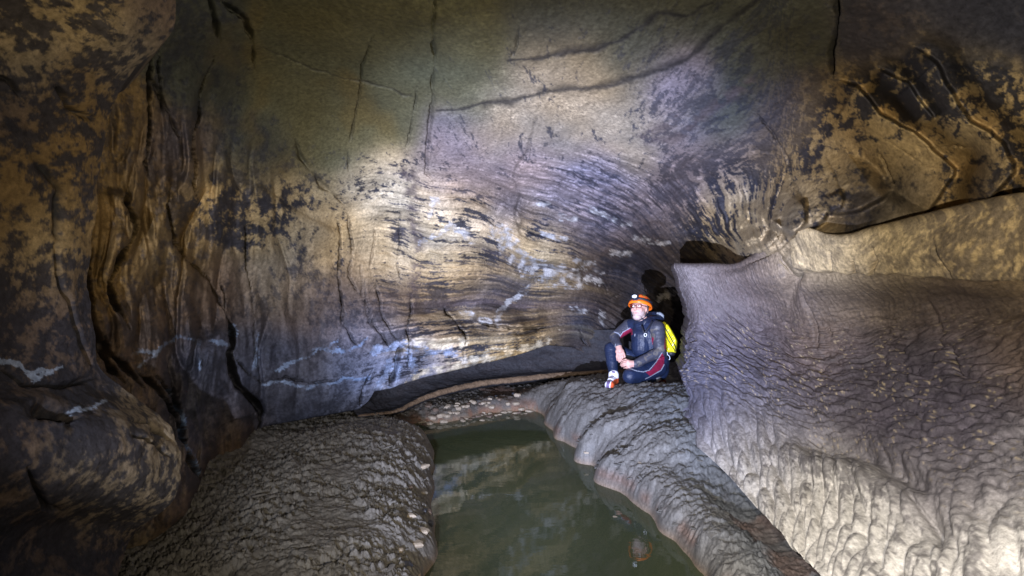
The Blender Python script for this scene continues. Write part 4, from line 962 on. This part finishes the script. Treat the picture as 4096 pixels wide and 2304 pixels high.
    rosy = np.exp(-((hu+.03)/.02)**2-((np.abs(hl)-.04)/.02)**2)*(hf > .05); hc_ = hc_*(1-.35*rosy[:, None])+np.array((.55, .22, .20))*.35*rosy[:, None]
    c[hs] = hc_[hs]
    paint(body, c)
    # ---- eyes, spectacles
    EW = plain_mat('eye_white', (.6, .58, .56), .2); EI = plain_mat('eye_iris', (.04, .06, .10), .1)
    for s in (-1, 1):
        e = np_mesh('eye', *ellipsoid(H(s*.031, .086, .006), AX, (.013, .010, .009), 14, 8), EW, root)
        np_mesh('iris', *ellipsoid(H(s*.031-.004, .0945, .009), AX, (.0055, .003, .0055), 10, 6), EI, e)
    RED = plain_mat('spectacle_frame', (.12, .015, .03), .3)
    gl_parts = []
    for s in (-1, 1):
        ring = [H(s*.034+a, .112-abs(s*.034+a)*.16, .003+b) for a, b in ((-.024,.012),(.0,.015),(.024,.013),(.026,0),(.022,-.013),(0,-.017),(-.021,-.013),(-.025,0))]
        gl_parts.append(tube(ring, .0022, 6, True, 24))
        gl_parts.append(tube([H(s*.059, .102, .010), H(s*.078, .05, .012), H(s*.080, -.005, .012)], .0026, 6))
    gl_parts.append(tube([H(-.010, .112, .008), H(0, .117, .011), H(.010, .112, .008)], .0024, 6))
    np_mesh('spectacles', *join(gl_parts), RED, root)
    # ---- helmet: shell, brim, strap band, lamp, chin strap
    HMm = bpy.data.materials.new('helmet_shell'); HMm.use_nodes = True; nt = HMm.node_tree; N = nt.nodes; L = nt.links
    b = N['Principled BSDF']; b.inputs['Roughness'].default_value = .3
    tc = N.new('ShaderNodeTexCoord'); vo = N.new('ShaderNodeTexVoronoi'); vo.inputs['Scale'].default_value = 34
    L.new(tc.outputs['Object'], vo.inputs['Vector']); se = N.new('ShaderNodeSeparateColor'); L.new(vo.outputs['Color'], se.inputs[0])
    cr = N.new('ShaderNodeValToRGB'); cr.color_ramp.interpolation = 'CONSTANT'
    for i, (p_, c_) in enumerate(((0, (.75, .10, .02, 1)), (.35, (.30, .02, .02, 1)), (.55, (.10, .35, .06, 1)), (.68, (.03, .03, .04, 1)), (.8, (.85, .20, .02, 1)))):
        e = cr.color_ramp.elements[i] if i < 2 else cr.color_ramp.elements.new(p_)
        e.position = p_; e.color = c_
    L.new(se.outputs[0], cr.inputs[0]); L.new(cr.outputs[0], b.inputs['Base Color'])
    hx = np.array([l, f*math.cos(.12)+u*math.sin(.12), u*math.cos(.12)-f*math.sin(.12)])
    HO = H(0, -.008, .048)
    def dome(r, lo, hi, n=10, ns=32, flare=0.0):
        V = []; Fc = []
        for i in range(n+1):
            t = lo+(hi-lo)*i/n
            for k in range(ns):
                a = 2*math.pi*k/ns; rr = math.cos(t)
                V.append(HO+hx[0]*r[0]*rr*math.cos(a)+hx[1]*r[1]*rr*math.sin(a)+hx[2]*r[2]*math.sin(t))
        for i in range(n):
            for k in range(ns):
                p_, q_ = i*ns+k, i*ns+(k+1) % ns; Fc.append((p_, q_, q_+ns, p_+ns))
        return V, Fc
    helm = np_mesh('helmet', *join([dome((.109,.126,.100), -.02, math.pi/2-.01), dome((.101,.118,.093), -.02, math.pi/2-.01)]), HMm, root)
    helm['label'] = 'orange caving helmet with a patterned shell'
    ORG = plain_mat('helmet_brim', (.85, .17, .01), .35, noise=.05)
    def ring_pts(z_, r0, r1, n=36): return [HO+hx[0]*r0*math.cos(2*math.pi*k/n)+hx[1]*r1*math.sin(2*math.pi*k/n)+hx[2]*z_ for k in range(n)]
    def band(z0, z1, r0, r1, th, z2=None):
        A = ring_pts(z0, r0+.004, r1+.004); B = ring_pts(z1, r0, r1); A2 = ring_pts(z0, r0+.004-th, r1+.004-th); B2 = ring_pts(z1, r0-th, r1-th); n = len(A); Fc = []
        for k in range(n):
            j = (k+1) % n; Fc += [(k, j, n+j, n+k), (2*n+j, 2*n+k, 3*n+k, 3*n+j), (j, k, 2*n+k, 2*n+j), (n+k, n+j, 3*n+j, 3*n+k)]
        return A+B+A2+B2, Fc
    np_mesh('brim', *band(-.030, .006, .113, .131, .010), ORG, helm)
    BLK = plain_mat('black_webbing', (.014, .016, .028), .6, scale=200, noise=.3)
    np_mesh('elastic_band', *band(.008, .030, .1125, .1295, .004), BLK, helm)
    lampb = []
    bx_ = lambda c_, ax, s_: (lambda V: (V, [(0,1,3,2),(4,6,7,5),(0,4,5,1),(2,3,7,6),(0,2,6,4),(1,5,7,3)]))([c_+ax[0]*s_[0]*i+ax[1]*s_[1]*j+ax[2]*s_[2]*k for i in (-1, 1) for j in (-1, 1) for k in (-1, 1)])
    lf = [l, f, u]
    hl_ = melt('headlamp', [bx_(H(.0, .128, .094), lf, (.031, .018, .020)), bx_(H(0, .112, .082), lf, (.026, .014, .026)), capsule(H(-.036, .126, .09), .010, H(-.036, .128, .10), .010)], .003, 4, BLK, helm)
    np_mesh('lens', *ellipsoid(H(.0, .146, .095), lf, (.025, .005, .016), 20, 10), plain_mat('lamp_glass', (.85, .92, .95), .15, noise=.02, emit=.25), hl_)
    for a in (-.010, .010): np_mesh('bulb', *ellipsoid(H(a, .1505, .095), lf, (.0035, .003, .008), 8, 6), plain_mat('lamp_reflector', (.10, .12, .14), .2), hl_)
    np_mesh('battery_box', *join([bx_(H(0, -.135, .06), lf, (.034, .014, .02)), tube([H(.05, -.12, .07), H(.10, -.07, .075), H(.115, 0, .07), H(.10, .07, .075), H(.04, .125, .085)], .0035, 6, False, 20)]), BLK, helm)
    for s in (-1, 1):
        np_mesh('chin_strap', *tube([H(s*.092, .02, .03), H(s*.082, .012, -.04), H(s*.070, .02, -.088), H(s*.03, .045, -.128), H(0, .052, -.134)], .0045, 6, False, 24), BLK, helm)
    np_mesh('buckle', *join([ellipsoid(H(.074, .018, -.078), lf, (.010, .012, .013), 12, 8), ellipsoid(H(.05, .036, -.112), lf, (.012, .008, .010), 12, 8)]), BLK, helm)
    # ---- hood lying on the back
    NAV = plain_mat('navy_neoprene', (.009, .014, .035), .55, scale=30, noise=.4, bump=.2); GRY = plain_mat('grey_lining', (.17, .19, .22), .6)
    hood = melt('hood', [capsule(J(680,480,.06), .05, J(760,440,.10), .055), capsule(J(760,440,.10), .055, J(840,452,.10), .045), capsule(J(700,420,.11), .035, J(830,425,.13), .045), capsule(J(650,510,-.06), .035, J(730,480,-.02), .045), capsule(J(545,515,.0), .025, J(640,530,-.06), .035), capsule(J(730,480,-.02), .045, J(830,470,.06), .042)], .005, 5, NAV, root)
    np_mesh('hood_edge', *tube([J(795,395,.065), J(835,402,.055), J(868,430,.05), J(872,460,.05)], [.012,.017,.018,.012], 8, False, 16), GRY, hood)
    # ---- zip pull ring and cord
    STL = plain_mat('white_plastic', (.75, .77, .80), .3)
    rc = J(648,675,-.215); zr = np_mesh('zip_pull', *tube([rc+np.array([math.cos(t)*.0125, 0, math.sin(t)*.016]) for t in np.linspace(0, 2*math.pi, 16, endpoint=False)], .0032, 6, True), STL, root)
    np_mesh('zip_flap', *tube([J(600,560,-.15), J(615,610,-.19), J(632,650,-.205), J(645,662,-.212)], .009, 8, False, 14), BLK, root)
    np_mesh('chest_strap', *tube([J(738,500,-.13), J(700,570,-.19), J(650,640,-.212)], .011, 8, False, 14), BLK, root)
    # ---- shoes
    def shoe(an, toe, nm, lab, dark=1.0):
        d = toe-an; L_ = np.linalg.norm(d); ux, uy, _ = frame_of(d); up = np.array([0, 0, 1.0])
        so = melt(nm, [capsule(an+np.array([0,0,.02]), .052, an+np.array([0,0,-.045]), .05), capsule(an+np.array([0,0,-.045]), .046, toe, .038), capsule(an+np.array([0,0,-.02])+d*.1, .045, an+d*.55+np.array([0,0,.0]), .038), capsule(an+np.array([0,.02,-.05]), .042, toe+np.array([.02,0,.0]), .036)], .004, 3, CLOTH, root)
        vv = verts_of(so); zmin = vv[:, 2].min(); t = (vv-an)@d/(L_*L_)
        side = vv[:, 0]-(an[0]+t*d[0])
        hh = vv[:, 2]-zmin; cc = np.repeat(np.array([[.62, .62, .70]]), len(vv), 0)
        cc[(side > .022) & (hh < .085)] = (.45, .07, .02); cc[np.abs(side) < .014] = (.10, .07, .16)
        cc[(np.sin(t*42) > .35) & (np.abs(side) < .024) & (t < .8) & (t > 0)] = (.75, .75, .8)
        cc[hh < .022] = (.012, .012, .014); paint(so, cc*dark); so['label'] = lab
    shoe(anR+np.array([0,0,-.01]), J(175,1318,-.22), 'shoe', 'white and orange lace-up caving shoe')
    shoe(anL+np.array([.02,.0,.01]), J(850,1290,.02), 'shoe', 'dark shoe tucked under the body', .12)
    return root
person = build_person()

# ---- the yellow tackle bag on his back is a thing of its own
def build_bag():
    root = bpy.data.objects.new('tackle_bag', None); COL.objects.link(root)
    root.location = J(960, 900, .12); bpy.context.view_layer.update()
    tag(root, "bright yellow roll-top tackle bag on the crouching person's back", 'bag')
    YEL = plain_mat('yellow_pvc', (.80, .74, .02), .28, .5, noise=.06, scale=14, bump=.25); BLK = plain_mat('black_strap', (.015, .017, .025), .5)
    OUT = [(880,560),(942,548),(1000,640),(1055,750),(1048,830),(1035,896),(960,894),(905,888),(903,780),(905,680),(890,600)]
    V = []; Fc = []; n = len(OUT); ring = [np.array(q, float) for q in OUT]; cen = np.mean(ring, 0)
    # subdivide outline
    R = []
    for i in range(n):
        for t in (0, .25, .5, .75): R.append(ring[i]*(1-t)+ring[(i+1) % n]*t)
    m = len(R); prof = [(.0, -.015), (.45, -.045), (.75, -.055), (.93, -.03), (1.0, .03), (1.0, .14), (.93, .20), (.6, .23), (.0, .235)]
    for sc, dy in prof:
        for q in R:
            p_ = cen+(q-cen)*sc*1.10
            V.append(J(p_[0], p_[1], dy+.02+.012*math.sin(p_[0]*.05+p_[1]*.03)*(sc < .95)))
    for i in range(len(prof)-1):
        for k in range(m): Fc.append((i*m+k, i*m+(k+1) % m, (i+1)*m+(k+1) % m, (i+1)*m+k))
    body = np_mesh('bag_body', V, Fc, YEL, root)
    sm = body.modifiers.new('s', 'SUBSURF'); sm.levels = 1; sm.render_levels = 1
    np_mesh('roll_top', *tube([J(872,532,.03), J(890,517,.04), J(904,540,.03), J(880,548,.03), J(930,556,.0)], .011, 8, False, 16), YEL, root)
    np_mesh('strap', *tube([J(905,585,-.035), J(960,690,-.055), J(1030,820,-.045), J(1040,880,-.02)], .0045, 6, False, 20), BLK, root)
    np_mesh('strap', *tube([J(908,660,-.03), J(950,760,-.055), J(1010,850,-.045), J(1030,890,-.02)], .0035, 6, False, 20), BLK, root)
    np_mesh('bag_base', *join([ellipsoid(J(960,905,.08), np.eye(3), (.055, .09, .035), 18, 10)]), BLK, root)
    np_mesh('drawcord', *tube([J(930,895,-.03), J(935,930,-.045), J(955,945,-.05), J(965,980,-.045), J(945,1000,-.04), J(922,998,-.03)], .0035, 6, False, 30), plain_mat('pale_cord', (.55, .62, .72), .5), root)
    return root
build_bag()

# ================================================================== loose stones, pebbles and mud flakes
def floor_z(x, y):
    px, py, Z = FLOOR_GRID
    i = np.clip(np.interp(CX+x/y*F, px, np.arange(len(px))), 0, len(px)-1); j = np.clip(np.interp(CY+(CAMZ-.25)*F/y, py, np.arange(len(py))), 0, len(py)-1)
    return float(Z[int(round(i)), int(round(j))])
rng = random.Random(8)
def plate_mesh(name, n, thick, jag, seed, mat, dome=.25):
    r = random.Random(seed); V = []; Fc = []
    rad = [1+r.uniform(-jag, jag) for _ in range(n)]; asp = r.uniform(.55, .9)
    for zz, sc in ((-thick, .8), (-.1*thick, 1.0), (thick*.6, .9), (thick, .62)):
        for k in range(n):
            a = 2*math.pi*k/n; V.append((math.cos(a)*rad[k]*sc, math.sin(a)*rad[k]*sc*asp, zz+r.uniform(-.12, .12)*thick))
    V.append((r.uniform(-.1, .1), 0, thick*(1+dome)))
    for i in range(3):
        for k in range(n): Fc.append((i*n+k, i*n+(k+1) % n, (i+1)*n+(k+1) % n, (i+1)*n+k))
    for k in range(n): Fc.append((3*n+k, 3*n+(k+1) % n, 4*n))
    me = bpy.data.meshes.new(name); me.from_pydata(V, [], Fc); me.update(); me.materials.append(mat)
    return me
MUDP = plain_mat('mud_crust', (.128, .118, .105), .6, .25, noise=.3, scale=30, bump=.6)
MUDR = plain_mat('mud_crust_dark', (.098, .094, .089), .6, .25, noise=.3, scale=30, bump=.6)
PALE = plain_mat('pale_pebble', (.30, .25, .19), .5, .3, noise=.3, scale=20, bump=.4)
RUST = plain_mat('rusty_pebble', (.125, .092, .072), .5, .3, noise=.35, scale=20, bump=.4)
MUDS = plain_mat('muddy_stone', (.19, .165, .13), .55, .3, noise=.35, scale=20, bump=.5)
DARK = plain_mat('dark_stone', (.035, .036, .045), .4, .4, noise=.4, scale=20, bump=.4)
WHITEP = plain_mat('white_pebble', (.55, .52, .48), .5, .3, noise=.2, scale=20)
flakes = [plate_mesh('mud_flake', 9, .16, .28, 40+i, MUDP) for i in range(8)]
flakes_r = [plate_mesh('mud_flake', 9, .16, .28, 60+i, MUDR) for i in range(8)]
def place(me, name, x, y, size, tilt=(0, 0), sink=0.0, parent=None, lift=0.0):
    o = bpy.data.objects.new(name, me); COL.objects.link(o)
    o.location = (x, y, floor_z(x, y)-sink+lift); o.scale = (size,)*3
    o.rotation_euler = (tilt[0], tilt[1], rng.uniform(0, 6.28))
    if parent is not None: o.parent = parent
    return o
n = 0
while n < 300:                                # crust plates curling off the near bank
    px_, py_ = rng.uniform(750, 1700), rng.uniform(1720, 2380)
    if rng.random() > sst(700, 1500, np.array(px_+.25*(py_-1800))): continue
    x_, y_ = gp(px_, py_, .3)
    if floor_z(x_, y_) < .10: continue
    sz = rng.uniform(.012, .034)
    me = rng.choice(flakes)
    place(me, 'mud_flake', x_, y_, sz, (rng.gauss(.12, .18), rng.gauss(0, .18)), .002, BANKS['left']); n += 1
n = 0
while n < 170:
    px_, py_ = rng.uniform(2150, 2950), rng.uniform(1560, 2300)
    x_, y_ = gp(px_, py_, .3)
    zf = floor_z(x_, y_)
    if zf < .07 or x_ > 1.0+.08*y_ or (abs(x_-1.2) < .45 and abs(y_-5.1) < .5): continue
    place(rng.choice(flakes_r), 'mud_flake', x_, y_, rng.uniform(.014, .036), (rng.gauss(.1, .18), rng.gauss(0, .18)), .003, BANKS['right']); n += 1
peb = {m_.name: [plate_mesh('pebble', 10, .38, .16, 80+i, m_, .12) for i in range(5)] for m_ in (PALE, RUST, DARK, WHITEP, MUDS)}
def pebbles(pts, mats, lo, hi, name, label, cat, group, z=.03):
    for px_, py_ in pts:
        x_, y_ = gp(px_, py_, z)
        o = place(rng.choice(peb[rng.choice(mats).name]), name, x_, y_, rng.uniform(lo, hi), (rng.gauss(0, .1), rng.gauss(0, .1)), 0, None, .002)
        o.location.z = max(o.location.z, -.004)
        tag(o, label if isinstance(label, str) else label[pts.index((px_, py_))], cat, group)
row = [(1685+i*13+rng.uniform(-6, 6), 1683-i*1.3+rng.uniform(-10, 7)) for i in range(22)]
row2 = [(1860+i*15+rng.uniform(-6, 6), 1655-i*1.2+rng.uniform(-10, 9)) for i in range(18)]
row3 = [(rng.uniform(1700, 2100), 0) for i in range(26)]; row3 = [(a_, 1668-(a_-1700)*.085+rng.uniform(-22, 0)) for a_, _ in row3]
pebbles(row+row2+row3, [PALE, PALE, PALE, RUST], .022, .052, 'pebble', 'small flat tan pebble on the gravel bar at the far end of the pool', 'pebble', 'pebbles on the gravel bar')
row4 = [(rng.uniform(1660, 2100), 0) for i in range(22)]; row4 = [(a_, 1645-(a_-1660)*.10+rng.uniform(-22, 2)) for a_, _ in row4]
pebbles(row4, [RUST, DARK, DARK], .018, .036, 'pebble', 'dark or rusty pebble on the back of the gravel bar below the undercut', 'pebble', 'dark pebbles on the gravel bar', .05)
pebbles([(1930, 1682)], [PALE], .032, .033, 'pebble', 'lone pale pebble standing out of the water beside the gravel bar', 'pebble', None, .0)
edge = [(1690,1880),(1690,1950),(1640,1970),(1705,2015),(1640,2095),(1690,2125),(1665,2180),(1600,2235),(1675,2270)]
peb = {k_: [plate_mesh('stone', 7, .30, .34, 120+i, v_[0].materials[0], .05) for i in range(5)] for k_, v_ in peb.items()}
pebbles(edge, [PALE, RUST, MUDS], .022, .05, 'stone', ['flat stone in the crumbling near bank edge, %s from the far end' % w_ if i_ else 'flat stone in the crumbling near bank edge, farthest of them' for i_, w_ in enumerate(('', 'second', 'third', 'fourth', 'fifth', 'sixth', 'seventh', 'eighth', 'ninth'))], 'stone', 'stones along the bank edge', .12)
pebbles([(1620,2285),(1695,2035),(1715,2055)], [DARK], .028, .042, 'stone', ['blackish stone at the bottom end of the near bank, close to the frame edge', 'upper of two blackish stones halfway along the near bank edge', 'lower of two blackish stones halfway along the near bank edge, nearest the water'], 'stone', 'black stones along the bank edge', .12)
pebbles([(2648,1520),(2660,1530),(2690,1512),(2630,1545),(2655,1548),(2700,1535),(2640,1600),(2672,1580)], [WHITEP], .006, .011, 'pebble', 'tiny white pebble on the dark slope beside the crouching person', 'pebble', 'white specks on the slope', .47)
pebbles([(2345,1730),(2480,1765),(2560,1820),(2460,1905)], [PALE], .014, .024, 'stone', ['farthest small pale stone on the crumpled bank, straight below the shoe', 'small pale stone in the middle of the crumpled bank below the person', 'small pale stone nearest the scalloped wall on the crumpled bank', 'small pale stone right at the waterline of the crumpled bank'], 'stone', 'stones on the far mud bank', .25)
